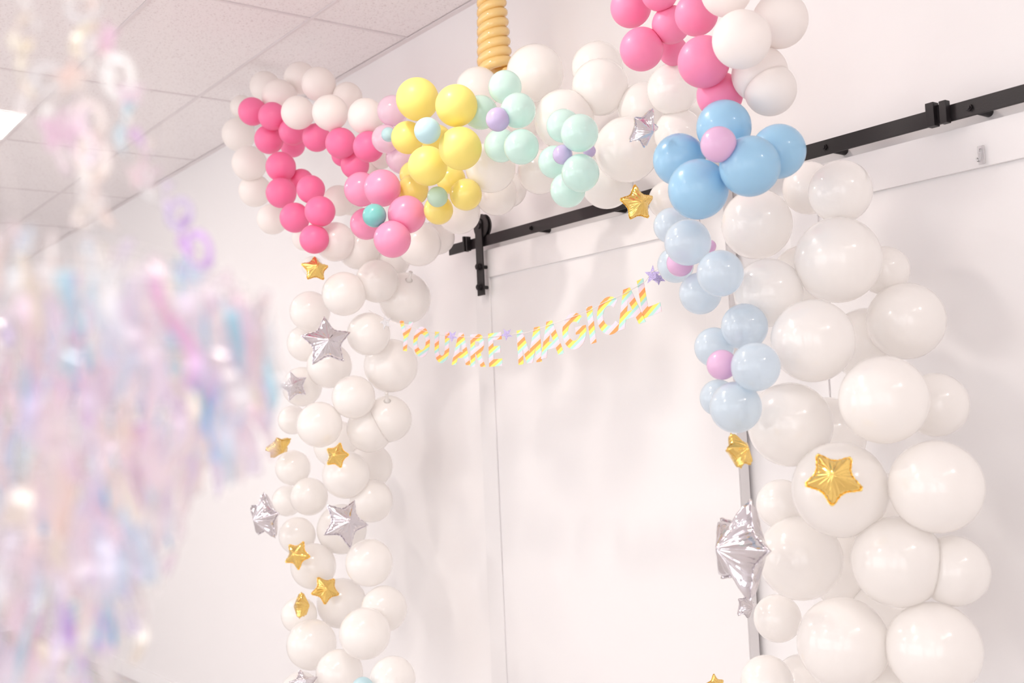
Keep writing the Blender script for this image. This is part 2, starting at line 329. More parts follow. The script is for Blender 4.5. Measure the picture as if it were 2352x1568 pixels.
BALLOONS = [  # x, y, z, radius, latex colour, group, label
  (-4.219, 1.891, 2.915, 0.0574, 'hot_pink', 'hot pink balloons lining the far ear', 'hot pink balloon at the outer tip of the far ear'),
  (-4.057, 1.903, 2.856, 0.0559, 'hot_pink', 'hot pink balloons lining the far ear', 'hot pink balloon second from the far ear tip, along its upper side'),
  (-3.995, 1.958, 2.786, 0.0541, 'hot_pink', 'hot pink balloons lining the far ear', 'hot pink balloon in the top row of the far ear, half under a white balloon'),
  (-4.142, 1.925, 2.785, 0.0587, 'hot_pink', 'hot pink balloons lining the far ear', 'hot pink balloon just below the tip pair of the far ear'),
  (-4.260, 2.086, 2.808, 0.0523, 'hot_pink', 'hot pink balloons lining the far ear', 'hot pink balloon in shade at the upper corner of the far ear opening'),
  (-4.041, 1.925, 2.651, 0.0594, 'hot_pink', 'hot pink balloons lining the far ear', 'hot pink balloon midway down the outer side of the far ear'),
  (-4.056, 2.020, 2.607, 0.0483, 'hot_pink', 'hot pink balloons lining the far ear', 'hot pink balloon tucked behind others at the outer edge of the ear opening'),
  (-4.011, 1.909, 2.539, 0.0597, 'hot_pink', 'hot pink balloons lining the far ear', 'hot pink balloon at the outermost bulge low on the far ear'),
  (-3.789, 1.925, 2.511, 0.0535, 'hot_pink', 'hot pink balloons lining the far ear', 'hot pink balloon beside the opening, low on the far ear'),
  (-3.587, 1.856, 2.385, 0.0548, 'hot_pink', 'hot pink balloons lining the far ear', 'hot pink balloon facing the teal-centred pink flower, on the far ear'),
  (-3.861, 1.891, 2.413, 0.0572, 'hot_pink', 'hot pink balloons lining the far ear', 'hot pink balloon low on the outer edge of the far ear, above a white one'),
  (-3.615, 1.844, 2.288, 0.0526, 'hot_pink', 'hot pink balloons lining the far ear', 'lowest hot pink balloon of the far ear, above a gold star'),
  (-3.819, 1.971, 2.722, 0.0542, 'hot_pink', 'hot pink balloons lining the far ear', 'hot pink balloon in the middle of the top row of the far ear'),
  (-3.542, 1.925, 2.631, 0.0557, 'hot_pink', 'hot pink balloons lining the far ear', 'hot pink balloon under the widest white balloon of the far ear'),
  (-3.654, 1.993, 2.620, 0.0432, 'hot_pink', 'hot pink balloons lining the far ear', 'hot pink balloon peeping out below the top row of the far ear'),
  (-3.366, 1.937, 2.579, 0.0540, 'hot_pink', 'hot pink balloons lining the far ear', 'hot pink balloon where the far ear meets the pale pink flower'),
  (-3.579, 2.000, 2.567, 0.0521, 'hot_pink', 'hot pink balloons lining the far ear', 'hot pink balloon at the inner lower edge of the ear opening'),
  (-4.613, 2.132, 3.162, 0.0690, 'ear_white', 'white balloons rimming the far ear', 'white balloon at the outer top corner of the far ear'),
  (-4.179, 1.994, 2.979, 0.0719, 'ear_white', 'white balloons rimming the far ear', 'white balloon over the two tip pink balloons of the far ear'),
  (-4.179, 2.091, 3.073, 0.0676, 'ear_white', 'white balloons rimming the far ear', 'topmost white balloon of the far ear, behind its neighbours'),
  (-3.919, 2.040, 2.969, 0.0675, 'ear_white', 'white balloons rimming the far ear', 'white balloon against the ceiling tiles, second from top of the far ear'),
  (-3.785, 1.879, 2.798, 0.0627, 'ear_white', 'white balloons rimming the far ear', 'frontmost white balloon over the top pink row of the far ear'),
  (-3.552, 1.891, 2.741, 0.0648, 'ear_white', 'white balloons rimming the far ear', 'white balloon centred over the ear opening of the far ear'),
  (-3.857, 2.132, 2.913, 0.0593, 'ear_white', 'white balloons rimming the far ear', 'small white balloon behind the upper rim of the far ear, by the wall edge'),
  (-3.377, 1.937, 2.690, 0.0631, 'ear_white', 'white balloons rimming the far ear', 'white balloon of the far ear beside the pale pink flower'),
  (-4.924, 2.155, 3.151, 0.0564, 'ear_white', 'white balloons rimming the far ear', 'white balloon mostly hidden behind the outer pink tip of the far ear'),
  (-4.940, 2.141, 3.021, 0.0786, 'ear_white', 'white balloons rimming the far ear', 'outermost white balloon of the far ear, below its tip'),
  (-4.622, 2.051, 2.804, 0.0779, 'ear_white', 'white balloons rimming the far ear', 'large white balloon halfway down the outer rim of the far ear'),
  (-4.675, 2.098, 2.695, 0.0733, 'ear_white', 'white balloons rimming the far ear', 'white balloon low on the outer rim of the far ear'),
  (-4.427, 2.063, 2.520, 0.0664, 'ear_white', 'white balloons rimming the far ear', 'white balloon at the bottom of the outer rim of the far ear'),
  (-4.224, 2.109, 2.405, 0.0503, 'ear_white', 'white balloons rimming the far ear', 'white balloon peeping past the lowest pink balloon of the far ear'),
  (-3.981, 2.145, 2.523, 0.0625, 'ear_white', 'white balloons rimming the far ear', 'white balloon at the inner foot of the far ear, by the opening'),
  (-4.033, 2.223, 2.537, 0.0584, 'ear_white', 'white balloons rimming the far ear', 'white balloon in shade behind the teal-centred pink flower'),
  (-3.727, 2.132, 2.577, 0.0563, 'ear_white', 'white balloons rimming the far ear', 'white balloon above the teal-centred pink flower, under the ear opening'),
  (-3.647, 2.153, 2.621, 0.0393, 'ear_white', 'white balloons rimming the far ear', 'small white balloon wedged between pale pink and bright pink flowers'),
  (-3.165, 1.918, 2.653, 0.0516, 'pale_pink', 'pale pink petals of the crystal flower', 'pale pink crystal petal balloon at the top of its flower, by yellow'),
  (-3.185, 1.900, 2.560, 0.0474, 'pale_pink', 'pale pink petals of the crystal flower', 'pale pink crystal petal balloon touching the hot pink far ear'),
  (-3.204, 1.973, 2.509, 0.0555, 'pale_pink', 'pale pink petals of the crystal flower', 'pale pink crystal petal balloon at the bottom of its flower'),
  (-3.075, 1.845, 2.542, 0.0236, 'aqua', 'flower centre balloons', 'tiny aqua centre balloon of the pale pink crystal flower'),
  (-3.283, 1.856, 2.405, 0.0581, 'bubblegum', 'petals of the bubblegum pink flower', 'bubblegum pink petal balloon at the upper outer side of the teal-centred flower'),
  (-3.067, 1.810, 2.362, 0.0592, 'bubblegum', 'petals of the bubblegum pink flower', 'bubblegum pink petal balloon at the top of the teal-centred flower'),
  (-2.972, 1.839, 2.262, 0.0596, 'bubblegum', 'petals of the bubblegum pink flower', 'bubblegum pink petal balloon under the yellow flowers'),
  (-3.380, 1.925, 2.309, 0.0555, 'bubblegum', 'petals of the bubblegum pink flower', 'shaded bubblegum pink petal balloon below the teal centre'),
  (-2.970, 1.782, 2.180, 0.0576, 'bubblegum', 'petals of the bubblegum pink flower', 'lowest bubblegum pink petal balloon, hanging over white'),
  (-3.004, 1.741, 2.257, 0.0369, 'teal', 'flower centre balloons', 'teal centre balloon of the bubblegum pink flower'),
  (-2.839, 1.810, 2.591, 0.0653, 'yellow', 'petals of the large yellow flower', 'matte yellow petal balloon highest in the large yellow flower'),
  (-2.603, 1.790, 2.507, 0.0603, 'yellow', 'petals of the large yellow flower', 'matte yellow petal balloon beside the mint flower under the horn'),
  (-2.941, 1.833, 2.499, 0.0511, 'yellow', 'petals of the large yellow flower', 'matte yellow petal balloon next to the pale pink flower'),
  (-2.588, 1.787, 2.379, 0.0613, 'yellow', 'petals of the large yellow flower', 'matte yellow petal balloon on the mint side, below the horn'),
  (-2.986, 1.971, 2.518, 0.0501, 'yellow', 'petals of the large yellow flower', 'matte yellow petal balloon glimpsed behind the powder blue centre'),
  (-2.744, 1.776, 2.361, 0.0585, 'yellow', 'petals of the large yellow flower', 'lowest matte yellow petal balloon of the large yellow flower'),
  (-2.613, 1.695, 2.425, 0.0375, 'powder_blue', 'flower centre balloons', 'powder blue centre balloon of the large yellow flower'),
  (-3.107, 1.953, 2.427, 0.0456, 'crystal_yellow', 'petals of the small yellow flower', 'crystal yellow petal balloon tucked behind the large yellow flower'),
  (-3.059, 1.920, 2.365, 0.0505, 'crystal_yellow', 'petals of the small yellow flower', 'crystal yellow petal balloon overlapping the bubblegum pink flower'),
  (-2.852, 1.879, 2.258, 0.0452, 'crystal_yellow', 'petals of the small yellow flower', 'lowest crystal yellow petal balloon, over the black roller strap'),
  (-2.735, 1.902, 2.285, 0.0480, 'crystal_yellow', 'petals of the small yellow flower', 'crystal yellow petal balloon reaching over the white crossbeam'),
  (-2.845, 1.925, 2.356, 0.0455, 'crystal_yellow', 'petals of the small yellow flower', 'crystal yellow petal balloon directly under the matte yellow flower'),
  (-2.750, 1.810, 2.273, 0.0307, 'pale_green', 'flower centre balloons', 'pale green centre balloon of the small yellow flower'),
  (-2.456, 1.856, 2.531, 0.0468, 'mint', 'petals of the mint flower under the horn', 'mint petal balloon at the very foot of the orange horn'),
  (-2.607, 1.877, 2.500, 0.0501, 'mint', 'petals of the mint flower under the horn', 'mint petal balloon touching the large yellow flower'),
  (-2.364, 1.827, 2.437, 0.0478, 'mint', 'petals of the mint flower under the horn', 'mint petal balloon overlapping the lavender centre under the horn'),
  (-2.502, 1.867, 2.377, 0.0475, 'mint', 'petals of the mint flower under the horn', 'lower mint petal balloon on the yellow side, under the horn'),
  (-2.349, 1.821, 2.333, 0.0475, 'mint', 'petals of the mint flower under the horn', 'lower mint petal balloon on the rail side, under the horn'),
  (-2.381, 1.770, 2.409, 0.0324, 'lavender', 'flower centre balloons', 'lavender centre balloon of the mint flower under the horn'),
  (-2.138, 1.787, 2.261, 0.0249, 'lavender', 'flower centre balloons', 'lavender centre balloon of the lower mint flower'),
  (-2.245, 1.971, 2.315, 0.0174, 'lavender', 'flower centre balloons', 'lavender balloon glimpsed behind the lower mint flower'),
  (-2.225, 1.867, 2.366, 0.0441, 'mint', 'petals of the lower mint flower', 'top mint petal balloon at the back of the lower mint flower'),
  (-2.082, 1.798, 2.304, 0.0471, 'mint', 'petals of the lower mint flower', 'largest top mint petal balloon of the lower mint flower'),
  (-2.268, 1.867, 2.279, 0.0435, 'mint', 'petals of the lower mint flower', 'mint petal balloon on the horn side of the lower mint flower'),
  (-2.095, 1.806, 2.207, 0.0473, 'mint', 'petals of the lower mint flower', 'mint petal balloon nearest the gold star, lower mint flower'),
  (-2.206, 1.856, 2.191, 0.0460, 'mint', 'petals of the lower mint flower', 'lowest mint petal balloon, above the black track'),
  (-2.924, 2.098, 2.687, 0.0729, 'pearl', 'white balloons of the crossbeam', 'pearl white crossbeam balloon between yellow flower and orange horn'),
  (-2.680, 2.145, 2.679, 0.0895, 'pearl', 'white balloons of the crossbeam', 'large pearl white crossbeam balloon beside the orange horn'),
  (-2.429, 2.180, 2.631, 0.0759, 'pearl', 'white balloons of the crossbeam', 'pearl white crossbeam balloon high at the back, near the pink ear'),
  (-2.347, 2.113, 2.539, 0.0808, 'pearl', 'white balloons of the crossbeam', 'pearl white crossbeam balloon below the lowest hanging pink ear balloon'),
  (-2.408, 2.024, 2.448, 0.0857, 'pearl', 'white balloons of the crossbeam', 'pearl white crossbeam balloon behind the lower mint flower'),
  (-2.716, 1.984, 2.371, 0.0761, 'pearl', 'white balloons of the crossbeam', 'pearl white crossbeam balloon under the two matte yellow petals'),
  (-2.679, 2.145, 2.367, 0.0696, 'pearl', 'white balloons of the crossbeam', 'pearl white crossbeam balloon between the two mint flowers'),
  (-2.923, 2.154, 2.344, 0.0694, 'pearl', 'white balloons of the crossbeam', 'pearl white crossbeam balloon right above the roller strap end'),
  (-2.981, 2.248, 2.381, 0.0612, 'pearl', 'white balloons of the crossbeam', 'pearl white crossbeam balloon in shade behind, above the black track'),
  (-3.015, 2.066, 2.294, 0.0712, 'pearl', 'white balloons of the crossbeam', 'pearl white crossbeam balloon behind the lowest crystal yellow petal'),
  (-2.222, 2.087, 2.327, 0.0896, 'pearl', 'white balloons of the crossbeam', 'largest pearl white crossbeam balloon, behind the tilted silver star'),
  (-2.360, 2.132, 2.269, 0.0764, 'pearl', 'white balloons of the crossbeam', 'pearl white crossbeam balloon resting over the track, by a gold star'),
  (-2.029, 2.079, 2.442, 0.0668, 'pearl', 'white balloons of the crossbeam', 'pearl white crossbeam balloon below the two pink ear balloons'),
  (-2.051, 2.116, 2.333, 0.0655, 'pearl', 'white balloons of the crossbeam', 'pearl white crossbeam balloon behind the blue flower and silver star'),
  (-2.120, 2.132, 2.171, 0.0531, 'pearl', 'white balloons of the crossbeam', 'pearl white balloon behind the pale blue petals, beside a gold star'),
  (-2.802, 2.201, 2.590, 0.0764, 'pearl', 'white balloons of the crossbeam', 'pearl white crossbeam balloon deep behind the mint flower under the horn'),
  (-2.263, 2.201, 2.466, 0.0754, 'pearl', 'white balloons of the crossbeam', 'pearl white crossbeam balloon deep behind the tilted silver star'),
  (-2.607, 2.247, 2.444, 0.0803, 'pearl', 'white balloons of the crossbeam', 'pearl white crossbeam balloon deep behind the lower mint flower'),
  (-2.008, 1.925, 2.624, 0.0514, 'near_pink', 'pink balloons of the near ear', 'pink balloon at the outer edge of the near ear, cut by frame'),
  (-1.882, 1.902, 2.615, 0.0450, 'near_pink', 'pink balloons of the near ear', 'pink balloon at the top of the picture in the near ear'),
  (-1.895, 1.948, 2.547, 0.0467, 'near_pink', 'pink balloons of the near ear', 'pink balloon in the middle of the near ear, partly shaded'),
  (-1.724, 1.856, 2.500, 0.0491, 'near_pink', 'pink balloons of the near ear', 'pink balloon of the near ear under the highest white balloon'),
  (-1.954, 1.902, 2.496, 0.0535, 'near_pink', 'pink balloons of the near ear', 'pink balloon hanging lowest on the outer side of the near ear'),
  (-1.981, 2.040, 2.522, 0.0370, 'near_pink', 'pink balloons of the near ear', 'pink balloon tucked behind in the gap of the near ear'),
  (-1.666, 1.808, 2.365, 0.0570, 'near_pink', 'pink balloons of the near ear', 'biggest pink balloon of the near ear, beside a white one'),
  (-1.692, 1.882, 2.308, 0.0518, 'near_pink', 'pink balloons of the near ear', 'lowest pink balloon of the near ear, touching the blue flower'),
  (-1.581, 1.798, 2.493, 0.0541, 'ear_white', 'white balloons of the near ear', 'white balloon of the near ear cut off by the frame top'),
  (-1.528, 1.776, 2.367, 0.0608, 'ear_white', 'white balloons of the near ear', 'frontmost white balloon of the near ear, bright'),
  (-1.539, 1.917, 2.437, 0.0603, 'ear_white', 'white balloons of the near ear', 'translucent white balloon at the outer top of the near ear'),
  (-1.591, 1.902, 2.331, 0.0613, 'ear_white', 'white balloons of the near ear', 'white balloon of the near ear above the blue flower'),
  (-1.566, 1.904, 2.289, 0.0562, 'ear_white', 'white balloons of the near ear', 'white balloon of the near ear lowest on the wall side'),
  (-1.621, 1.810, 2.208, 0.0589, 'blue', 'petals of the big blue flower', 'sky blue petal balloon at the top of the big blue flower'),
  (-1.736, 1.787, 2.160, 0.0582, 'blue', 'petals of the big blue flower', 'sky blue petal balloon nearest the silver star'),
  (-1.619, 1.718, 2.064, 0.0631, 'blue', 'petals of the big blue flower', 'deepest blue petal balloon, lowest of the big blue flower'),
  (-1.499, 1.744, 2.090, 0.0615, 'blue', 'petals of the big blue flower', 'sky blue petal balloon in front, on the rail side'),
  (-1.503, 1.840, 2.132, 0.0568, 'blue', 'petals of the big blue flower', 'sky blue petal balloon covering the cut black track end'),
  (-1.517, 1.675, 2.131, 0.0360, 'lilac', 'flower centre balloons', 'lilac pink centre balloon of the big blue flower'),
  (-1.774, 1.810, 1.935, 0.0301, 'lilac', 'flower centre balloons', 'pink centre balloon seen through pale blue petals beside the banner star'),
  (-1.767, 1.902, 1.978, 0.0148, 'lilac', 'flower centre balloons', 'small pink balloon glimpsed behind the upper pale blue petal'),
  (-1.603, 1.741, 1.695, 0.0313, 'lilac', 'flower centre balloons', 'pink centre balloon of the lower pale blue flower'),
  (-1.862, 1.879, 2.040, 0.0426, 'pale_blue', 'petals of the pale blue flower by the banner', 'pale blue crystal petal balloon under the big blue flower, at the back'),
  (-1.712, 1.774, 1.970, 0.0509, 'pale_blue', 'petals of the pale blue flower by the banner', 'pale blue crystal petal balloon overlapping its pink centre'),
  (-1.879, 1.902, 1.951, 0.0430, 'pale_blue', 'petals of the pale blue flower by the banner', 'pale blue crystal petal balloon where the banner string ends'),
  (-1.624, 1.775, 1.890, 0.0493, 'pale_blue', 'petals of the pale blue flower by the banner', 'pale blue crystal petal balloon reaching toward the near column'),
  (-1.761, 1.856, 1.867, 0.0477, 'pale_blue', 'petals of the pale blue flower by the banner', 'lowest pale blue crystal petal balloon of the banner-side flower'),
  (-1.625, 1.842, 1.778, 0.0499, 'pale_blue', 'petals of the lower pale blue flower', 'top pale blue petal balloon of the lower pale blue flower'),
  (-1.709, 1.835, 1.741, 0.0436, 'pale_blue', 'petals of the lower pale blue flower', 'pale blue petal balloon facing the door, lower flower'),
  (-1.520, 1.749, 1.685, 0.0494, 'pale_blue', 'petals of the lower pale blue flower', 'pale blue petal balloon in front of its pink centre, lower flower'),
  (-1.725, 1.856, 1.630, 0.0410, 'pale_blue', 'petals of the lower pale blue flower', 'pale blue petal balloon at the back, above the edge-on gold star'),
  (-1.582, 1.752, 1.606, 0.0531, 'pale_blue', 'petals of the lower pale blue flower', 'lowest pale blue petal balloon, over the edge-on gold star'),
  (-1.521, 2.063, 2.071, 0.0694, 'pearl', 'white balloons of the near column', 'pearl white balloon at the top of the near column, under the track'),
  (-1.685, 2.167, 2.121, 0.0630, 'pearl', 'white balloons of the near column', 'pearl white balloon behind the near column top, beside the blue petal'),
  (-1.743, 2.040, 2.035, 0.0827, 'pearl', 'white balloons of the near column', 'pearl white balloon of the near column under the front blue petal'),
  (-1.513, 2.028, 1.916, 0.0935, 'pearl', 'white balloons of the near column', 'large pearl white near column balloon, second down on the wall side'),
  (-1.502, 2.178, 1.898, 0.0551, 'pearl', 'white balloons of the near column', 'pearl white balloon half hidden at the wall side, second row of near column'),
  (-1.495, 1.902, 1.737, 0.0864, 'pearl', 'white balloons of the near column', 'brightest pearl white near column balloon beside the lower pale blue flower'),
  (-1.634, 1.937, 1.856, 0.0758, 'pearl', 'white balloons of the near column', 'pearl white near column balloon behind the topmost pale blue petal'),
  (-1.443, 2.157, 1.778, 0.0840, 'pearl', 'white balloons of the near column', 'pearl white near column balloon bulging to the wall side, third row'),
  (-1.350, 1.925, 1.607, 0.0874, 'pearl', 'white balloons of the near column', 'pearl white near column balloon above the large gold star, wall side'),
  (-1.572, 1.907, 1.565, 0.0893, 'pearl', 'white balloons of the near column', 'pearl white near column balloon beside the edge-on gold star'),
  (-1.451, 1.902, 1.430, 0.0966, 'pearl', 'white balloons of the near column', 'pearl white near column balloon directly behind the large gold star'),
  (-1.278, 1.971, 1.434, 0.0897, 'pearl', 'white balloons of the near column', 'pearl white near column balloon level with the large gold star, wall side'),
  (-1.699, 2.014, 1.385, 0.0560, 'pearl', 'white balloons of the near column', 'small pearl white near column balloon above the big silver star tip'),
  (-1.620, 1.971, 1.274, 0.0906, 'pearl', 'white balloons of the near column', 'pearl white near column balloon beside the big silver star'),
  (-1.360, 1.948, 1.287, 0.0898, 'pearl', 'white balloons of the near column', 'pearl white near column balloon below and wall side of large gold star'),
  (-1.284, 2.019, 1.267, 0.0687, 'pearl', 'white balloons of the near column', 'pearl white near column balloon at the wall edge, below star level'),
  (-1.468, 1.902, 1.122, 0.0916, 'pearl', 'white balloons of the near column', 'pearl white near column balloon in front at the bottom, under silver star level'),
  (-1.812, 2.109, 1.106, 0.0563, 'pearl', 'white balloons of the near column', 'small pearl white near column balloon beside the small silver star'),
  (-1.308, 1.971, 1.120, 0.0904, 'pearl', 'white balloons of the near column', 'pearl white near column balloon at the bottom on the wall side'),
  (-1.715, 1.948, 1.000, 0.0578, 'pearl', 'white balloons of the near column', 'lowest small pearl white near column balloon by the door edge'),
  (-1.369, 2.132, 1.593, 0.0673, 'pearl', 'white balloons of the near column', 'pearl white near column balloon in the shaded fourth row, at the back'),
  (-1.579, 2.201, 1.740, 0.0831, 'pearl', 'white balloons of the near column', 'pearl white near column balloon deep between third row balloons'),
  (-1.741, 2.203, 1.913, 0.0831, 'pearl', 'white balloons of the near column', 'pearl white near column balloon deep behind the second row'),
  (-1.724, 2.224, 1.532, 0.0921, 'pearl', 'white balloons of the near column', 'pearl white near column balloon deep behind, above the large gold star'),
  (-1.572, 2.228, 1.351, 0.0915, 'pearl', 'white balloons of the near column', 'pearl white near column balloon deep behind, beside the large gold star'),
  (-1.703, 2.230, 1.223, 0.0951, 'pearl', 'white balloons of the near column', 'pearl white near column balloon deep behind, between two lower ones'),
  (-1.583, 2.218, 1.116, 0.0855, 'pearl', 'white balloons of the near column', 'pearl white near column balloon deep behind the bottom pair'),
  (-1.780, 2.155, 0.941, 0.0793, 'pearl', 'white balloons of the near column', 'pearl white near column balloon cut off behind the bottom front one'),
  (-1.431, 2.000, 0.987, 0.0845, 'pearl', 'white balloons of the near column', 'pearl white near column balloon mostly below the picture edge'),
  (-3.643, 1.943, 2.289, 0.0727, 'pearl', 'white balloons of the far column', 'pearl white far column balloon beside the lowest hot pink one'),
  (-3.656, 2.047, 2.274, 0.0806, 'pearl', 'white balloons of the far column', 'pearl white far column balloon under the shaded bubblegum petal'),
  (-3.680, 2.184, 2.252, 0.0893, 'pearl', 'white balloons of the far column', 'pearl white far column balloon behind the lowest bubblegum petal'),
  (-3.377, 2.135, 2.252, 0.0806, 'pearl', 'white balloons of the far column', 'pearl white balloon at the column corner, by the black track end'),
  (-3.420, 2.244, 2.289, 0.0636, 'pearl', 'white balloons of the far column', 'pearl white balloon wedged by the track end, in shade'),
  (-4.206, 2.132, 2.287, 0.0431, 'pearl', 'white balloons of the far column', 'small pearl white balloon behind the upper gold star'),
  (-3.606, 1.952, 2.093, 0.0801, 'pearl', 'white balloons of the far column', 'pearl white far column balloon just above the large silver star'),
  (-4.103, 2.064, 2.086, 0.0820, 'pearl', 'white balloons of the far column', 'pearl white far column balloon at the fringe side, above silver star'),
  (-3.579, 2.076, 2.141, 0.0797, 'pearl', 'white balloons of the far column', 'pearl white far column balloon between flower and banner, with two highlights'),
  (-3.608, 2.210, 2.085, 0.0981, 'pearl', 'white balloons of the far column', 'pearl white far column balloon on the door side, above the banner'),
  (-4.195, 2.086, 1.965, 0.0763, 'pearl', 'white balloons of the far column', 'pearl white far column balloon behind the large silver star, fringe side'),
  (-3.618, 2.055, 1.949, 0.0798, 'pearl', 'white balloons of the far column', 'pearl white far column balloon by the grey banner star'),
  (-4.077, 2.130, 1.864, 0.0909, 'pearl', 'white balloons of the far column', 'pearl white far column balloon directly beneath the large silver star'),
  (-4.215, 2.074, 1.788, 0.0815, 'pearl', 'white balloons of the far column', 'pearl white far column balloon behind the small silver star'),
  (-3.679, 2.017, 1.721, 0.0799, 'pearl', 'white balloons of the far column', 'pearl white far column balloon between banner and lower gold stars'),
  (-3.674, 2.178, 1.836, 0.1017, 'pearl', 'white balloons of the far column', 'pearl white far column balloon under the first banner letters'),
  (-4.433, 2.132, 1.657, 0.0627, 'pearl', 'white balloons of the far column', 'small pearl white far column balloon above the tilted gold star'),
  (-3.764, 1.918, 1.625, 0.0844, 'pearl', 'white balloons of the far column', 'pearl white far column balloon above the two gold stars'),
  (-3.715, 2.102, 1.601, 0.0877, 'pearl', 'white balloons of the far column', 'pearl white far column balloon door side of the gold stars'),
  (-4.347, 2.086, 1.456, 0.0737, 'pearl', 'white balloons of the far column', 'pearl white far column balloon under the tilted gold star'),
  (-3.673, 2.158, 1.636, 0.0879, 'pearl', 'white balloons of the far column', 'pearl white far column balloon at the shaded door side, middle height'),
  (-4.459, 2.109, 1.314, 0.0659, 'pearl', 'white balloons of the far column', 'pearl white far column balloon beside the edge-on silver star, upper'),
  (-4.264, 2.115, 1.336, 0.0781, 'pearl', 'white balloons of the far column', 'pearl white far column balloon above the gold star pair, fringe side'),
  (-3.837, 2.060, 1.432, 0.0903, 'pearl', 'white balloons of the far column', 'pearl white far column balloon below the upright gold star'),
  (-3.825, 2.159, 1.327, 0.0829, 'pearl', 'white balloons of the far column', 'pearl white far column balloon behind the wide silver star point'),
  (-4.263, 2.056, 1.182, 0.0753, 'pearl', 'white balloons of the far column', 'pearl white far column balloon behind the lower tilted gold star'),
  (-4.150, 2.068, 1.065, 0.0909, 'pearl', 'white balloons of the far column', 'pearl white far column balloon behind the flat-facing gold star'),
  (-3.728, 2.086, 1.106, 0.0879, 'pearl', 'white balloons of the far column', 'pearl white far column balloon below the lower large silver star'),
  (-3.678, 2.113, 0.938, 0.0852, 'pearl', 'white balloons of the far column', 'pearl white far column balloon bulging door side near the bottom'),
  (-4.120, 1.985, 0.887, 0.0702, 'pearl', 'white balloons of the far column', 'pearl white far column balloon behind the edge-on gold star'),
  (-3.990, 1.971, 0.791, 0.0958, 'pearl', 'white balloons of the far column', 'bright pearl white far column balloon near the bottom, fringe side'),
  (-3.605, 1.990, 0.875, 0.0913, 'pearl', 'white balloons of the far column', 'pearl white far column balloon near the bottom, door side'),
  (-3.727, 1.948, 0.725, 0.0860, 'pearl', 'white balloons of the far column', 'pearl white far column balloon at the frame bottom, in the middle'),
  (-3.388, 1.971, 0.750, 0.0779, 'pearl', 'white balloons of the far column', 'pearl white far column balloon at the frame bottom, door side'),
  (-4.435, 2.132, 0.513, 0.0852, 'pearl', 'white balloons of the far column', 'pearl white far column balloon behind the lowest silver star'),
  (-4.151, 2.201, 1.200, 0.1019, 'pearl', 'white balloons of the far column', 'pearl white far column balloon deep behind the lower large silver star'),
  (-4.102, 2.164, 0.911, 0.0995, 'pearl', 'white balloons of the far column', 'pearl white far column balloon deep below the flat-facing gold star'),
  (-4.102, 2.167, 1.547, 0.0964, 'pearl', 'white balloons of the far column', 'pearl white far column balloon deep behind the upright gold star'),
  (-3.961, 2.236, 1.455, 0.0896, 'pearl', 'white balloons of the far column', 'pearl white far column balloon deep at the door side, middle height'),
  (-3.390, 1.856, 0.741, 0.0367, 'powder_blue', 'flower centre balloons', 'powder blue balloon just rising at the bottom of far column'),
]
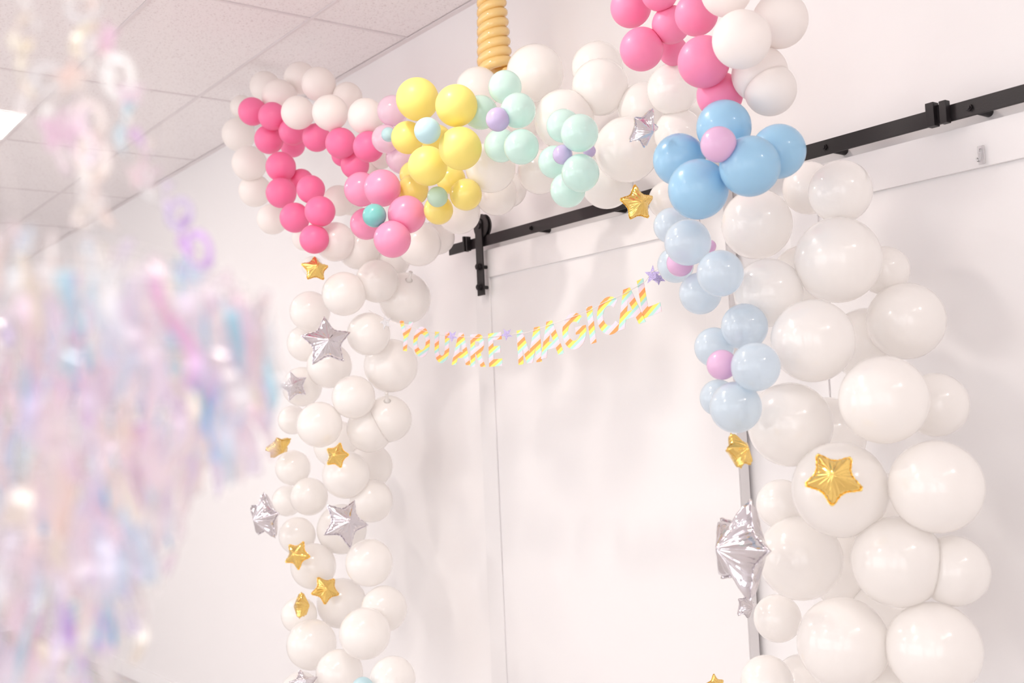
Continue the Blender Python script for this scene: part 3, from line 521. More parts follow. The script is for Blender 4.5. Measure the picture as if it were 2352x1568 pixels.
STARS = [  # position, radius, rotation matrix rows, foil, label
  ((-3.591, 1.832, 2.176), 0.0558, [[0.226, -0.265, 0.938], [0.972, 0.12, -0.2], [-0.059, 0.957, 0.284]], 'gold', 'upright gold foil star under the lowest hot pink balloon'),
  ((-2.114, 2.012, 2.150), 0.0544, [[0.268, -0.007, 0.964], [0.959, -0.097, -0.267], [0.095, 0.995, -0.019]], 'gold', 'gold foil star hanging over the black track, below silver star'),
  ((-4.264, 1.985, 1.547), 0.0674, [[-0.633, 0.395, 0.666], [0.641, 0.749, 0.165], [-0.434, 0.532, -0.727]], 'gold', 'tilted gold foil star sticking out on the fringe side, upper'),
  ((-3.670, 1.936, 1.510), 0.0552, [[0.786, 0.14, 0.602], [0.56, 0.249, -0.79], [-0.261, 0.958, 0.117]], 'gold', 'gold foil star in the middle of the far column'),
  ((-4.062, 1.957, 1.127), 0.0626, [[0.797, 0.252, 0.549], [0.432, 0.397, -0.81], [-0.422, 0.882, 0.207]], 'gold', 'gold foil star leaning, between edge-on and wide silver stars'),
  ((-4.022, 2.054, 0.985), 0.0629, [[0.2, -0.396, 0.896], [0.857, -0.372, -0.356], [0.474, 0.839, 0.266]], 'gold', 'flat-facing gold foil star lowest in the far column'),
  ((-3.951, 1.915, 0.948), 0.0592, [[-0.717, -0.067, 0.694], [0.692, 0.042, 0.72], [-0.077, 0.997, 0.016]], 'gold', 'narrow edge-on gold foil star low on the far column'),
  ((-1.539, 1.706, 1.518), 0.0451, [[-0.268, -0.281, 0.921], [0.953, -0.216, 0.212], [0.139, 0.935, 0.326]], 'gold', 'edge-on gold foil star under the lowest pale blue petal'),
  ((-1.378, 1.788, 1.461), 0.0618, [[0.626, -0.545, 0.558], [0.608, -0.107, -0.786], [0.488, 0.832, 0.265]], 'gold', 'large gold foil star facing out from the near column'),
  ((-1.784, 1.856, 0.996), 0.0289, [[0.103, -0.133, 0.986], [0.995, 0.029, -0.1], [-0.016, 0.991, 0.135]], 'gold', 'gold foil star tip poking up at the frame bottom by door'),
  ((-3.619, 1.882, 1.919), 0.0968, [[0.327, -0.068, 0.942], [0.944, -0.029, -0.33], [0.05, 0.997, 0.055]], 'silver', 'large silver foil star below the bubblegum flower side, far column'),
  ((-4.125, 1.996, 1.787), 0.0644, [[0.654, -0.224, 0.723], [0.707, -0.159, -0.689], [0.269, 0.962, 0.055]], 'silver', 'small silver foil star on the fringe side of far column'),
  ((-4.193, 1.888, 1.274), 0.1033, [[0.149, 0.977, 0.153], [0.169, 0.128, -0.977], [-0.974, 0.172, -0.146]], 'silver', 'edge-on silver foil star floating out beside the far column'),
  ((-3.684, 1.968, 1.267), 0.0950, [[0.19, -0.061, 0.98], [0.854, 0.502, -0.134], [-0.484, 0.863, 0.147]], 'silver', 'wide silver foil star low in the far column, pointing at fringe'),
  ((-3.726, 1.804, 0.712), 0.0586, [[0.192, -0.655, 0.731], [0.981, 0.098, -0.17], [0.04, 0.75, 0.661]], 'silver', 'silver foil star cut off at the bottom of far column'),
  ((-1.734, 1.682, 2.217), 0.0490, [[-0.217, 0.479, 0.851], [0.974, 0.171, 0.152], [-0.073, 0.861, -0.503]], 'silver', 'tilted silver foil star in front of the largest crossbeam balloon'),
  ((-1.577, 1.740, 1.318), 0.1075, [[0.033, 0.95, -0.311], [-0.124, -0.305, -0.944], [-0.992, 0.069, 0.107]], 'silver', 'largest silver foil star, seen almost edge-on at near column'),
  ((-1.818, 2.008, 1.148), 0.0365, [[-0.119, 0.119, 0.986], [0.946, 0.314, 0.076], [-0.301, 0.942, -0.15]], 'silver', 'small silver foil star hanging under the largest edge-on one'),
]

# ---------------------------------------------------------------- the room
def structure_box(name, lo, hi, m, bevel=0.0):
    return struct(box(name, lo, hi, m, None, bevel))

structure_box('wall_back', (END_X - 0.1, WALL_Y, 0), (3.2, WALL_Y + 0.1, 3.4), M_WALL)
structure_box('wall_end', (END_X - 0.1, -4.2, 0), (END_X, WALL_Y, 3.4), M_WALL)
structure_box('floor', (END_X - 0.1, -4.2, -0.06), (3.2, WALL_Y + 0.1, 0.0), M_FLOOR)
structure_box('baseboard_back', (END_X, WALL_Y - 0.014, 0.0), (3.2, WALL_Y, 0.10), M_TRIM, 0.004)
structure_box('baseboard_end', (END_X, -4.2, 0.0), (END_X + 0.014, WALL_Y - 0.015, 0.10), M_TRIM, 0.004)

# the unseen front wall behind the camera, with its window openings, and the wall past the near column
def wall_with_openings(name, y, openings, z0, z1):
    bm = bmesh.new(); x = END_X - 0.1
    for a, b_ in openings + [(3.3, None)]:
        add_box(bm, (x, y - 0.1, 0), (a, y, 3.4))
        if b_ is None: break
        add_box(bm, (a, y - 0.1, 0), (b_, y, z0)); add_box(bm, (a, y - 0.1, z1), (b_, y, 3.4))
        x = b_
    bmesh.ops.recalc_face_normals(bm, faces=bm.faces)
    return struct(obj(name, bm, M_WALL, None, False))
wall_with_openings('wall_front', -4.2, [(-9.6, -5.6), (-4.6, -0.6), (0.2, 2.9)], 0.35, 3.05)
bm = bmesh.new()
for lo, hi in (((3.2, -4.2, 0), (3.3, -3.7, 3.4)), ((3.2, -1.2, 0), (3.3, WALL_Y + 0.1, 3.4)), ((3.2, -3.7, 0), (3.3, -1.2, 0.35)), ((3.2, -3.7, 3.05), (3.3, -1.2, 3.4))):
    add_box(bm, lo, hi)
bmesh.ops.recalc_face_normals(bm, faces=bm.faces)
struct(obj('wall_near', bm, M_WALL, None, False))  # unseen wall; its opening is added to let light in from the side

# suspended ceiling: 1.22 x 0.61 m tiles on a thin grid
GX0, GDX, GY0, GDY = -3.985, 1.213, 2.050, 0.613
PANELS = [  # ceiling lights: x0, x1, y0, y1
    (-6.405, -5.845, 0.235, 1.425),
    (-2.75, -2.17, -0.35, 0.86),
    (-2.75, -2.17, -2.80, -1.60),
    (-6.405, -5.845, -2.83, -1.62),
    (0.90, 1.48, 0.27, 1.44),
    (0.90, 1.48, -2.80, -1.60),
    (-9.4, -8.84, -0.35, 0.86),
]
bm = bmesh.new(); g_ = 0.0085
xs = [GX0 + GDX * k for k in range(-6, 7)]
ys = [GY0 - GDY * k for k in range(-1, 11)]
for x in xs[:-1]:
    for y1 in ys[:-1]:
        x0, x1 = max(x, END_X), min(x + GDX, 3.2)
        y0, yt = y1 - GDY, min(y1, WALL_Y)
        if x1 - x0 < 0.03 or yt - y0 < 0.03: continue
        add_box(bm, (x0 + g_, y0 + g_, CEIL_Z + 0.004), (x1 - g_, yt - g_, CEIL_Z + 0.018))
bmesh.ops.recalc_face_normals(bm, faces=bm.faces)
struct(obj('ceiling', bm, M_TILE, None, False))
structure_box('ceiling_slab', (END_X - 0.1, -4.2, CEIL_Z + 0.10), (3.2, WALL_Y + 0.1, CEIL_Z + 0.2), M_VOID)
bm = bmesh.new()
for x in xs:
    if END_X < x < 3.2: add_box(bm, (x - 0.007, -4.2, CEIL_Z), (x + 0.007, WALL_Y, CEIL_Z + 0.02))
for y in ys:
    if y < WALL_Y: add_box(bm, (END_X, y - 0.007, CEIL_Z + 0.0004), (3.2, y + 0.007, CEIL_Z + 0.02))
bmesh.ops.recalc_face_normals(bm, faces=bm.faces)
struct(obj('trim_1', bm, M_GRID, None, False))
bm = bmesh.new()
add_box(bm, (END_X, WALL_Y - 0.026, CEIL_Z - 0.003), (3.2, WALL_Y, CEIL_Z))
add_box(bm, (END_X, -4.2, CEIL_Z - 0.003), (END_X + 0.022, WALL_Y, CEIL_Z))
bmesh.ops.recalc_face_normals(bm, faces=bm.faces)
struct(obj('trim_2', bm, M_GRID, None, False))

PANEL_LABELS = ['lit ceiling light panel beside the hanging foil garlands',
    'lit ceiling light panel above the fringe and arch, nearest the rail', 'lit ceiling light panel behind the photographer, rail end',
    'lit ceiling light panel behind the photographer, far end', 'lit ceiling light panel past the near column', 'lit ceiling light panel behind the near column side',
    'lit ceiling light panel at the far end wall']
for (x0, x1, y0, y1), lab in zip(PANELS, PANEL_LABELS):
    r = tag(empty('ceiling_light', ((x0 + x1) / 2, (y0 + y1) / 2, CEIL_Z)), lab, 'ceiling light', 'ceiling light panels')
    hx, hy = (x1 - x0) / 2, (y1 - y0) / 2
    bm = bmesh.new()
    for lo, hi in (((-hx, -hy, -0.004), (-hx + 0.012, hy, 0.0)), ((hx - 0.012, -hy, -0.004), (hx, hy, 0.0)),
                   ((-hx + 0.012, -hy, -0.004), (hx - 0.012, -hy + 0.012, 0.0)), ((-hx + 0.012, hy - 0.012, -0.004), (hx - 0.012, hy, 0.0))):
        add_box(bm, lo, hi)
    bmesh.ops.recalc_face_normals(bm, faces=bm.faces)
    obj('frame', bm, M_TRIM, r, False)
    bm = bmesh.new(); add_box(bm, (-hx + 0.012, -hy + 0.012, -0.003), (hx - 0.012, hy - 0.012, -0.0005))
    bmesh.ops.recalc_face_normals(bm, faces=bm.faces)
    obj('diffuser', bm, M_LIGHT, r, False)

# small recessed downlights between the panels
for x, y, lab in ((-2.46, 1.05, 'lit recessed downlight above the arch, near the horn'), (-2.10, -1.20, 'lit recessed downlight behind the photographer, rail end'),
                  (-5.20, 0.45, 'lit recessed downlight above the fringe chandelier side'), (1.20, 1.72, 'lit recessed downlight past the near column'), (-5.2, -2.0, 'lit recessed downlight behind the photographer, far end')):
    r = tag(empty('downlight', (x, y, CEIL_Z)), lab, 'ceiling light', 'recessed downlights')
    bm = bmesh.new(); n_ = 32
    rr_ = [[bm.verts.new((q * math.cos(2 * math.pi * k / n_), q * math.sin(2 * math.pi * k / n_), z)) for k in range(n_)] for q, z in ((0.105, 0.0), (0.105, -0.006), (0.082, -0.006), (0.080, -0.002))]
    for a_, b_ in zip(rr_, rr_[1:]):
        for k in range(n_): bm.faces.new((a_[k], a_[(k + 1) % n_], b_[(k + 1) % n_], b_[k]))
    bmesh.ops.recalc_face_normals(bm, faces=bm.faces); obj('trim_ring', bm, M_TRIM, r, False)
    bm = bmesh.new(); bm.faces.new([bm.verts.new((0.080 * math.cos(2 * math.pi * k / n_), -0.080 * math.sin(2 * math.pi * k / n_), -0.002)) for k in range(n_)])
    obj('lens', bm, M_SPOT, r, False)

# sliding doors on the black track: flat boards with raised stiles and rails
DOOR_Y0, DOOR_Y1 = 2.470, 2.508     # front of panel, back of panel
def door(name, x0, x1, z1):
    r = struct(empty(name, ((x0 + x1) / 2, DOOR_Y1, 0.02)))
    ox, oz = (x0 + x1) / 2, 0.02
    def part(n, lo, hi, bev=0.0015):
        box(n, (lo[0] - ox, lo[1] - DOOR_Y1, lo[2] - oz), (hi[0] - ox, hi[1] - DOOR_Y1, hi[2] - oz), M_DOOR, r, bev)
    part('panel', (x0, DOOR_Y0, 0.02), (x1, DOOR_Y1, z1))
    f0, f1 = DOOR_Y0 - 0.006, DOOR_Y0
    part('stile', (x0, f0, 0.02), (x0 + 0.095, f1, z1)); part('stile', (x1 - 0.095, f0, 0.02), (x1, f1, z1))
    part('rail', (x0 + 0.095, f0 - 0.004, z1 - 0.105), (x1 - 0.095, f1, z1)); part('rail', (x0 + 0.095, f0, 0.02), (x1 - 0.095, f1, 0.20))
    return r
door('door_1', -3.508, -2.228, 2.255)
door('door_2', -1.99, -0.55, 2.25)

# track
TZ0, TZ1, TY0, TY1 = 2.266, 2.306, 2.440, 2.447
tr = tag(empty('barn_door_track', (-3.64, TY0, TZ0)), 'black steel sliding door track running above the white doors', 'rail')
def tp(n, fn, bev=False):
    bm = bmesh.new(); fn(bm); bmesh.ops.translate(bm, verts=bm.verts, vec=(3.64, -TY0, -TZ0))
    bmesh.ops.recalc_face_normals(bm, faces=bm.faces)
    return obj(n, bm, M_BLACK, tr, False)
tp('track_bar', lambda b: add_box(b, (-3.642, TY0, TZ0), (1.2, TY1, TZ1), 0.0012))
for x in (-3.113, -2.709, -2.30, -1.837, -1.422, -1.0, -0.5):
    def fn(b, x=x):
        add_cyl(b, (x, TY1, 2.286), (x, WALL_Y, 2.286), 0.012)
        add_cyl(b, (x, TY0 - 0.006, 2.286), (x, TY0, 2.286), 0.0085, 6)
        add_cyl(b, (x, TY0 - 0.010, 2.286), (x, TY0 - 0.006, 2.286), 0.005, 12)
    tp('bolt', fn)
for x in (-3.499, -1.497):
    def fn(b, x=x):
        w = 0.026 if x > -2 else 0.012
        h = 0.012
        add_box(b, (x - w, TY0 - 0.024, TZ0 - h * 0.5), (x - w * 0.15, TY0 - 0.0005, TZ1 + h), 0.0015)
        add_box(b, (x + w * 0.3, TY0 - 0.020, TZ0 - h * 0.4), (x + w, TY0 - 0.0005, TZ1 + h * 0.8), 0.0015)
        add_box(b, (x - w * 0.2, TY0 - 0.010, TZ0), (x + w * 0.35, TY0 - 0.0005, TZ1 + h * 0.4))
    tp('track_stop', fn)

# roller hanger: strap bolted to the door, forked round a grooved wheel on the track
hg = tag(empty('roller_hanger', (-3.418, 2.433, 2.081)), 'black steel roller strap bolted to the white door, wheel on the track', 'hanger')
def hp(n, fn, sm=False):
    bm = bmesh.new(); fn(bm); bmesh.ops.translate(bm, verts=bm.verts, vec=(3.418, -2.433, -2.081))
    bmesh.ops.recalc_face_normals(bm, faces=bm.faces)
    return obj(n, bm, M_BLACK, hg, sm)
def strap(b):
    # flat bar with a rounded head
    prof = [(-0.021, 2.081), (0.021, 2.081)]
    for k in range(13):
        a = math.pi * k / 12
        prof.append((0.021 * math.cos(a), 2.352 + 0.021 * math.sin(a)))
    prof = [(-3.418 + x, z) for x, z in prof]
    f_ = [b.verts.new((x, 2.426, z)) for x, z in prof]; k_ = [b.verts.new((x, 2.432, z)) for x, z in prof]
    b.faces.new(f_); b.faces.new(list(reversed(k_)))
    for i in range(len(prof)):
        j = (i + 1) % len(prof); b.faces.new((f_[i], f_[j], k_[j], k_[i]))
hp('strap', strap)
def wheel(b):
    prof = [(2.4325, 0.044), (2.4355, 0.046), (2.4385, 0.043), (2.4400, 0.036), (2.4470, 0.036), (2.4485, 0.043), (2.4515, 0.046), (2.4545, 0.044)]
    rings = []
    for y, r in prof:
        rings.append([b.verts.new((-3.412 + r * math.cos(2 * math.pi * k / 36), y, 2.343 + r * math.sin(2 * math.pi * k / 36))) for k in range(36)])
    for a, c in zip(rings, rings[1:]):
        for k in range(36): b.faces.new((a[k], a[(k + 1) % 36], c[(k + 1) % 36], c[k]))
    b.faces.new(rings[0]); b.faces.new(list(reversed(rings[-1])))
whl = hp('wheel', wheel)
for z in (2.189, 2.112):
    def fn(b, z=z):
        add_cyl(b, (-3.418, 2.414, z), (-3.418, 2.426, z), 0.0125, 20); add_cyl(b, (-3.418, 2.410, z), (-3.418, 2.414, z), 0.008, 20)
        add_cyl(b, (-3.418, 2.432, z), (-3.418, 2.458, z), 0.007, 12)
    hp('bolt', fn)
def fn(b): add_cyl(b, (-3.412, 2.420, 2.343), (-3.412, 2.426, 2.343), 0.012, 6)
ax = hp('axle_bolt', fn); ax.parent = whl

# clear hook stuck to the door rail
hk = tag(empty('adhesive_hook', (-1.410, 2.456, 2.150)), 'small clear plastic hook stuck on the white door under the track', 'hook')
bm = bmesh.new(); add_box(bm, (-0.008, -0.004, 0.0), (0.008, 0.0, 0.044), 0.0015)
bmesh.ops.recalc_face_normals(bm, faces=bm.faces); obj('base_plate', bm, M_CLEAR, hk, False)
bm = bmesh.new(); add_tube(bm, [(0, -0.0045, 0.036), (0, -0.007, 0.026), (0, -0.009, 0.014), (0, -0.013, 0.006), (0, -0.019, 0.006), (0, -0.023, 0.012)], 0.0028, 8)
obj('hook_arm', bm, M_CLEAR, hk)

# ---------------------------------------------------------------- balloons
POS = np.array([b[:3] for b in BALLOONS]); RAD = np.array([b[3] for b in BALLOONS])
CAMP = np.array([0, 0, CAM_H])
_sph = bmesh.new(); bmesh.ops.create_icosphere(_sph, subdivisions=4, radius=1.0)
_sph.verts.ensure_lookup_table()
UNIT = np.array([v.co[:] for v in _sph.verts]); FACES = [[v.index for v in f.verts] for f in _sph.faces]; _sph.free()
for i, (x, y, z, r, kind, group, label) in enumerate(BALLOONS):
    p = POS[i]
    near = [j for j in range(len(BALLOONS)) if j != i and np.linalg.norm(POS[j] - p) < 0.26]
    inner = POS[near].mean(axis=0) - p if near else np.zeros(3)
    away = (p - CAMP) / np.linalg.norm(p - CAMP)
    ax = inner / (np.linalg.norm(inner) + 1e-9) * 0.5 + away * 0.8
    ax /= np.linalg.norm(ax)
    c = UNIT @ ax                                       # cosine to the neck direction
    s = np.clip((c - 0.55) / 0.45, 0, 1)
    k = 1 - 0.16 * s ** 2                                # the skin draws in towards the neck
    lat = UNIT - c[:, None] * ax
    V = (lat * (1 - 0.30 * s ** 1.5)[:, None] + (c * (1 + 0.0 * s))[:, None] * ax) * k[:, None] * r
    for j in near:                                       # latex pressed flat where two balloons meet
        d = POS[j] - p; L = np.linalg.norm(d)
        if L >= RAD[i] + RAD[j]: continue
        n = d / L
        h = (L * L + r * r - RAD[j] ** 2) / (2 * L) - 0.0004
        over = V @ n - h
        over = np.where(over > 0, over, 0)
        V = V - over[:, None] * n
    me = bpy.data.meshes.new('balloon')
    me.from_pydata([tuple(v) for v in V], [], FACES)
    me.materials.append(LATEX[kind])
    me.polygons.foreach_set('use_smooth', [True] * len(me.polygons))
    me.update()
    o = bpy.data.objects.new('balloon', me); COL.objects.link(o); o.location = (x, y, z)
    tag(o, label, 'balloon', group)

# necks and knots that show past the latex
KNOTS = (('door side, above the banner', (0.75, -0.25, 0.60)), ('shaded door side, middle height', (0.55, -0.35, 0.75)))
for o in [q for q in COL.objects if q.name.startswith('balloon') and q.type == 'MESH']:
    for frag, d in KNOTS:
        if frag in o.get('label', ''):
            r = [b_[3] for b_ in BALLOONS if b_[6] == o['label']][0]; d = Vector(d).normalized()
            bm = bmesh.new()
            add_tube(bm, [d * r * 0.985, d * (r + 0.006), d * (r + 0.016), d * (r + 0.022), d * (r + 0.027), d * (r + 0.034), d * (r + 0.040)], [0.014, 0.008, 0.005, 0.0045, 0.0065, 0.005, 0.008], 14)
            obj('knot', bm, LATEX['pearl'], o)

# ---------------------------------------------------------------- twisted horn of two long balloons
hn = tag(empty('balloon_horn', (-2.961, 2.200, 2.764)), 'orange pearl spiral horn of two twisted long balloons above the arch', 'balloon horn')
for s in (0, 1):
    pts, rad = [], []
    turns, pitch = 7, 0.067
    n = turns * 28
    for q in range(n + 1):
        a = 2 * math.pi * q / 28 + math.pi * s
        h = pitch * q / 28
        f = 1 - 0.40 * (h / (turns * pitch))
        pts.append((0.0435 * f * math.cos(a) - 0.004 * h / 0.3, 0.0435 * f * math.sin(a), 0.0 + h))
        e_ = min(q, n - q) / 8.0
        rad.append(0.0190 * (0.45 + 0.55 * f) * min(1, 0.35 + 0.65 * math.sqrt(min(1, e_))))
    bm = bmesh.new(); add_tube(bm, pts, rad, 14)
    obj('twisted_balloon', bm, LATEX['orange'], hn)

# ---------------------------------------------------------------- foil stars
def star_outline(n, seed, rin, cap):
    rnd = random.Random(seed); out = []
    tips = [1 + rnd.uniform(-0.05, 0.05) for _ in range(5)]
    for k in range(n):
        a = 2 * math.pi * k / n
        u = (a / (2 * math.pi) * 5) % 1.0
        tip = int(a / (2 * math.pi) * 5 + 0.5) % 5
        d = min(u, 1 - u) * 2                            # 0 at a tip, 1 in a notch
        # straight line from tip (1, 0) to notch (rin at 36 deg), then rounded
        ang = d * math.pi / 5
        x1, y1 = rin * math.cos(math.pi / 5), rin * math.sin(math.pi / 5)
        t = math.tan(ang)
        q = t / (y1 + t * (1 - x1)) if d < 1 else 1.0
        X = 1 + (x1 - 1) * q; Y = y1 * q
        rho = math.hypot(X, Y)
        rho = min(rho, cap)
        rho += 0.035 * max(0, d - 0.7) / 0.3
        rho *= 1 + (tips[tip] - 1) * (1 - d)
        rho += 0.007 * math.sin(a * 37 + seed) + 0.005 * math.sin(a * 61 + 2 * seed)
        out.append((a + math.pi / 2, rho))
    return out

def foil_star(pos, R, M, kind, label, seed):
    n, m = 150, 13
    ol = star_outline(n, seed, *((0.53, 0.975) if kind == 'silver' else (0.56, 0.90)))
    P = np.array([(r * math.cos(a), r * math.sin(a)) for a, r in ol])
    A, Bq = P, np.roll(P, -1, axis=0)
    def dist(q):
        ab = Bq - A; tt = np.clip(((q - A) * ab).sum(1) / (ab * ab).sum(1), 0, 1)
        return np.linalg.norm(A + ab * tt[:, None] - q, axis=1).min()
    rnd = random.Random(seed * 7 + 1)
    ph = [rnd.uniform(0, 6.28) for _ in range(4)]
    seam_in = 0.93
    ts = [seam_in * (1 - (1 - k / m) ** 1.0) for k in range(m + 1)]
    puff = 0.50 if kind == 'gold' else 0.54
    bm = bmesh.new(); sides = []
    for sgn in (1, -1):
        rows = []
        c0 = bm.verts.new((0, 0, sgn * puff * R))
        for k in range(1, m + 1):
            row = []
            for i, (a, r) in enumerate(ol):
                q = np.array((math.cos(a) * r, math.sin(a) * r)) * ts[k]
                edge = np.array((math.cos(a) * r, math.sin(a) * r)) * seam_in
                d = dist(q) if k < m else 0.0
                dd = max(0.0, d - 0.025)
                h = puff * min(1.0, (dd / 0.50)) ** 0.62
                h += 0.014 * math.sin(a * 25 + ph[0] + sgn) * math.exp(-((ts[k] - 0.72) / 0.2) ** 2)
                h += 0.012 * math.sin(a * 15 + ph[1]) * ts[k] * (1 - ts[k]) * 3
                h = max(h, 0.0)
                if k == m: h = 0.012
                row.append(bm.verts.new((q[0] * R, q[1] * R, sgn * h * R)))
            rows.append(row)
        for i in range(n):
            j = (i + 1) % n
            f = (c0, rows[0][i], rows[0][j]); bm.faces.new(f if sgn > 0 else f[::-1])
            for a_, b_ in zip(rows, rows[1:]):
                f = (a_[i], b_[i], b_[j], a_[j]); bm.faces.new(f if sgn > 0 else f[::-1])
        sides.append(rows[-1])
    for i in range(n):
        j = (i + 1) % n; bm.faces.new((sides[0][i], sides[1][i], sides[1][j], sides[0][j]))
    o = obj('foil_star_balloon', bm, FOIL[kind])
    o.matrix_world = Matrix(((M[0][0], M[0][1], M[0][2], pos[0]), (M[1][0], M[1][1], M[1][2], pos[1]), (M[2][0], M[2][1], M[2][2], pos[2]), (0, 0, 0, 1)))
    # crimped seam round the edge
    bm = bmesh.new(); tp_, bt_ = [], []
    for i, (a, r) in enumerate(ol):
        w = 0.016 * math.sin(i * 1.3 + seed) + 0.010 * math.sin(i * 0.57)
        row = []
        for t, zz in ((seam_in + 0.001, 0.006), (1.0, w + 0.004), (1.0, w - 0.004), (seam_in + 0.001, -0.006)):
            row.append(bm.verts.new((math.cos(a) * r * t * R, math.sin(a) * r * t * R, zz * R)))
        tp_.append(row)
    for i in range(n):
        j = (i + 1) % n
        for q in range(4):
            bm.faces.new((tp_[i][q], tp_[i][(q + 1) % 4], tp_[j][(q + 1) % 4], tp_[j][q]))
    bmesh.ops.recalc_face_normals(bm, faces=bm.faces)
    obj('seam', bm, FOIL[kind], o)
    tag(o, label, 'foil balloon', kind + ' foil star balloons on the arch')

for k, (pos, R, M, kind, label) in enumerate(STARS):
    foil_star(pos, R, M, kind, label, k + 1)

# ---------------------------------------------------------------- letter banner
LET = [('Y', -3.318, 1.914), ('O', -3.215, 1.885), ('U', -3.094, 1.856), ('A', -2.98, 1.842), ('R', -2.893, 1.83), ('E', -2.795, 1.825), ('M', -2.625, 1.822), ('A', -2.519, 1.834), ('G', -2.415, 1.846), ('I', -2.339, 1.856), ('C', -2.269, 1.873), ('A', -2.183, 1.887), ('L', -2.109, 1.908)]
BY = 2.03
bn = tag(empty('letter_banner', (-2.9, BY, 1.85)), 'rainbow striped letter banner reading YOU ARE MAGICAL strung between the columns', 'banner')
def place(o, x, y, z, ang=0.0):
    o.parent = bn
    o.matrix_parent_inverse = Matrix.Identity(4)
    o.matrix_basis = Matrix.Translation((x + 2.9, y - BY, z - 1.85)) @ Matrix.Rotation(ang, 4, 'Y') @ Matrix.Rotation(math.pi / 2, 4, 'X')
H_CAP = 0.103
SW = 0.0245                                             # stroke width
def letter_mesh(ch):
    """A card letter: bars and arcs of one stroke width, cap height H_CAP, centred."""
    h = H_CAP / 2; bm = bmesh.new(); lay = [0]
    def slab(outline):
        t_ = 0.0005 + 0.00003 * lay[0]; lay[0] += 1
        f_ = [bm.verts.new((x, y, t_)) for x, y in outline]; k_ = [bm.verts.new((x, y, -t_)) for x, y in outline]
        bm.faces.new(f_); bm.faces.new(k_[::-1])
        for q in range(len(outline)):
            w = (q + 1) % len(outline); bm.faces.new((f_[q], k_[q], k_[w], f_[w]))
    def bar(x0, y0, x1, y1): slab([(x0, y0), (x1, y0), (x1, y1), (x0, y1)])
    def slant(xa, ya, xb, yb, w=SW * 1.06):              # horizontal width w, from (xa, ya) up to (xb, yb)
        slab([(xa - w / 2, ya), (xa + w / 2, ya), (xb + w / 2, yb), (xb - w / 2, yb)])
    def arc(cx, cy, rx, ry, a0, a1, n=28):
        o_, i_ = [], []
        for q in range(n + 1):
            a = math.radians(a0 + (a1 - a0) * q / n)
            o_.append((cx + rx * math.cos(a), cy + ry * math.sin(a))); i_.append((cx + (rx - SW) * math.cos(a), cy + (ry - SW) * math.sin(a)))
        for q in range(n):
            slab([o_[q], o_[q + 1], i_[q + 1], i_[q]]); lay[0] -= 1
        lay[0] += 1
    if ch == 'I': bar(-SW / 2, -h, SW / 2, h)
    if ch == 'L': bar(-0.033, -h, -0.033 + SW, h); bar(-0.033 + SW, -h, 0.037, -h + SW)
    if ch == 'E':
        bar(-0.033, -h, -0.033 + SW, h)
        bar(-0.033 + SW, -h, 0.036, -h + SW * .9); bar(-0.033 + SW, h - SW * .9, 0.036, h); bar(-0.033 + SW, -SW * .42, 0.028, SW * .42)
    if ch == 'Y': bar(-SW / 2, -h, SW / 2, 0.0); slant(0.0, -0.004, -0.033, h); slant(0.0, -0.004, 0.033, h)
    if ch == 'A': slant(-0.041, -h, 0.0, h); slant(0.041, -h, 0.0, h); bar(-0.026, -h * .56, 0.026, -h * .56 + SW * .8)
    if ch == 'M':
        bar(-0.056, -h, -0.056 + SW, h); bar(0.056 - SW, -h, 0.056, h)
        slant(0.0, -h, -0.056 + SW * .55, h); slant(0.0, -h, 0.056 - SW * .55, h)
    if ch == 'O': arc(0, 0, 0.052, h, 0, 360, 48)
    if ch == 'U':
        bar(-0.043, -h + 0.043, -0.043 + SW, h); bar(0.043 - SW, -h + 0.043, 0.043, h); arc(0, -h + 0.043, 0.043, 0.043, 180, 360)
    if ch == 'C': arc(0.006, 0, 0.052, h, 42, 318, 40)
    if ch == 'G': arc(0.0, 0, 0.052, h, 42, 352, 44); bar(0.006, -0.011, 0.0515, 0.009)
    if ch == 'R':
        bar(-0.036, -h, -0.036 + SW, h); r_ = 0.0305
        bar(-0.036 + SW, h - SW * .9, 0.008, h); bar(-0.036 + SW, h - 2 * r_, 0.008, h - 2 * r_ + SW * .9); arc(0.008, h - r_, r_, r_, -90, 90)
        slant(0.032, -h, 0.002, h - 2 * r_ + 0.006)
    bmesh.ops.recalc_face_normals(bm, faces=bm.faces)
    me = bpy.data.meshes.new('letter'); bm.to_mesh(me); bm.free(); me.materials.append(M_STRIPE)
    return me
XF = [l[1] for l in LET]; ZF = [l[2] for l in LET]
tops = []
for i, (ch, x, z) in enumerate(LET):
    me = letter_mesh(ch)
    o = bpy.data.objects.new('letter', me); COL.objects.link(o)
    a, b_ = max(0, i - 1), min(len(LET) - 1, i + 1)
    sl = math.atan2(ZF[b_] - ZF[a], XF[b_] - XF[a])
    yy = BY - 0.0016 * (i % 2)
    place(o, x, yy, z, -sl * 0.6)
    tops.append((x - math.sin(sl * 0.6) * 0.040, yy - 0.002, z + math.cos(sl * 0.6) * 0.040))
def flat_star(name, x, y, z, R, m, rot=0.0, tilt=0.0):
    bm = bmesh.new(); ring = []
    for k in range(10):
        r = R if k % 2 == 0 else R * 0.42; a = math.pi / 2 + math.pi * k / 5 + rot
        ring.append((r * math.cos(a), r * math.sin(a)))
    f_ = [bm.verts.new((a, b_, 0.0004)) for a, b_ in ring]; k_ = [bm.verts.new((a, b_, -0.0004)) for a, b_ in ring]
    bm.faces.new(f_); bm.faces.new(k_[::-1])
    for k in range(10): bm.faces.new((f_[k], k_[k], k_[(k + 1) % 10], f_[(k + 1) % 10]))
    o = obj(name, bm, m, None, False); place(o, x, y, z, 0.0)
    o.matrix_basis = o.matrix_basis @ Matrix.Rotation(tilt, 4, 'Y')
    return o
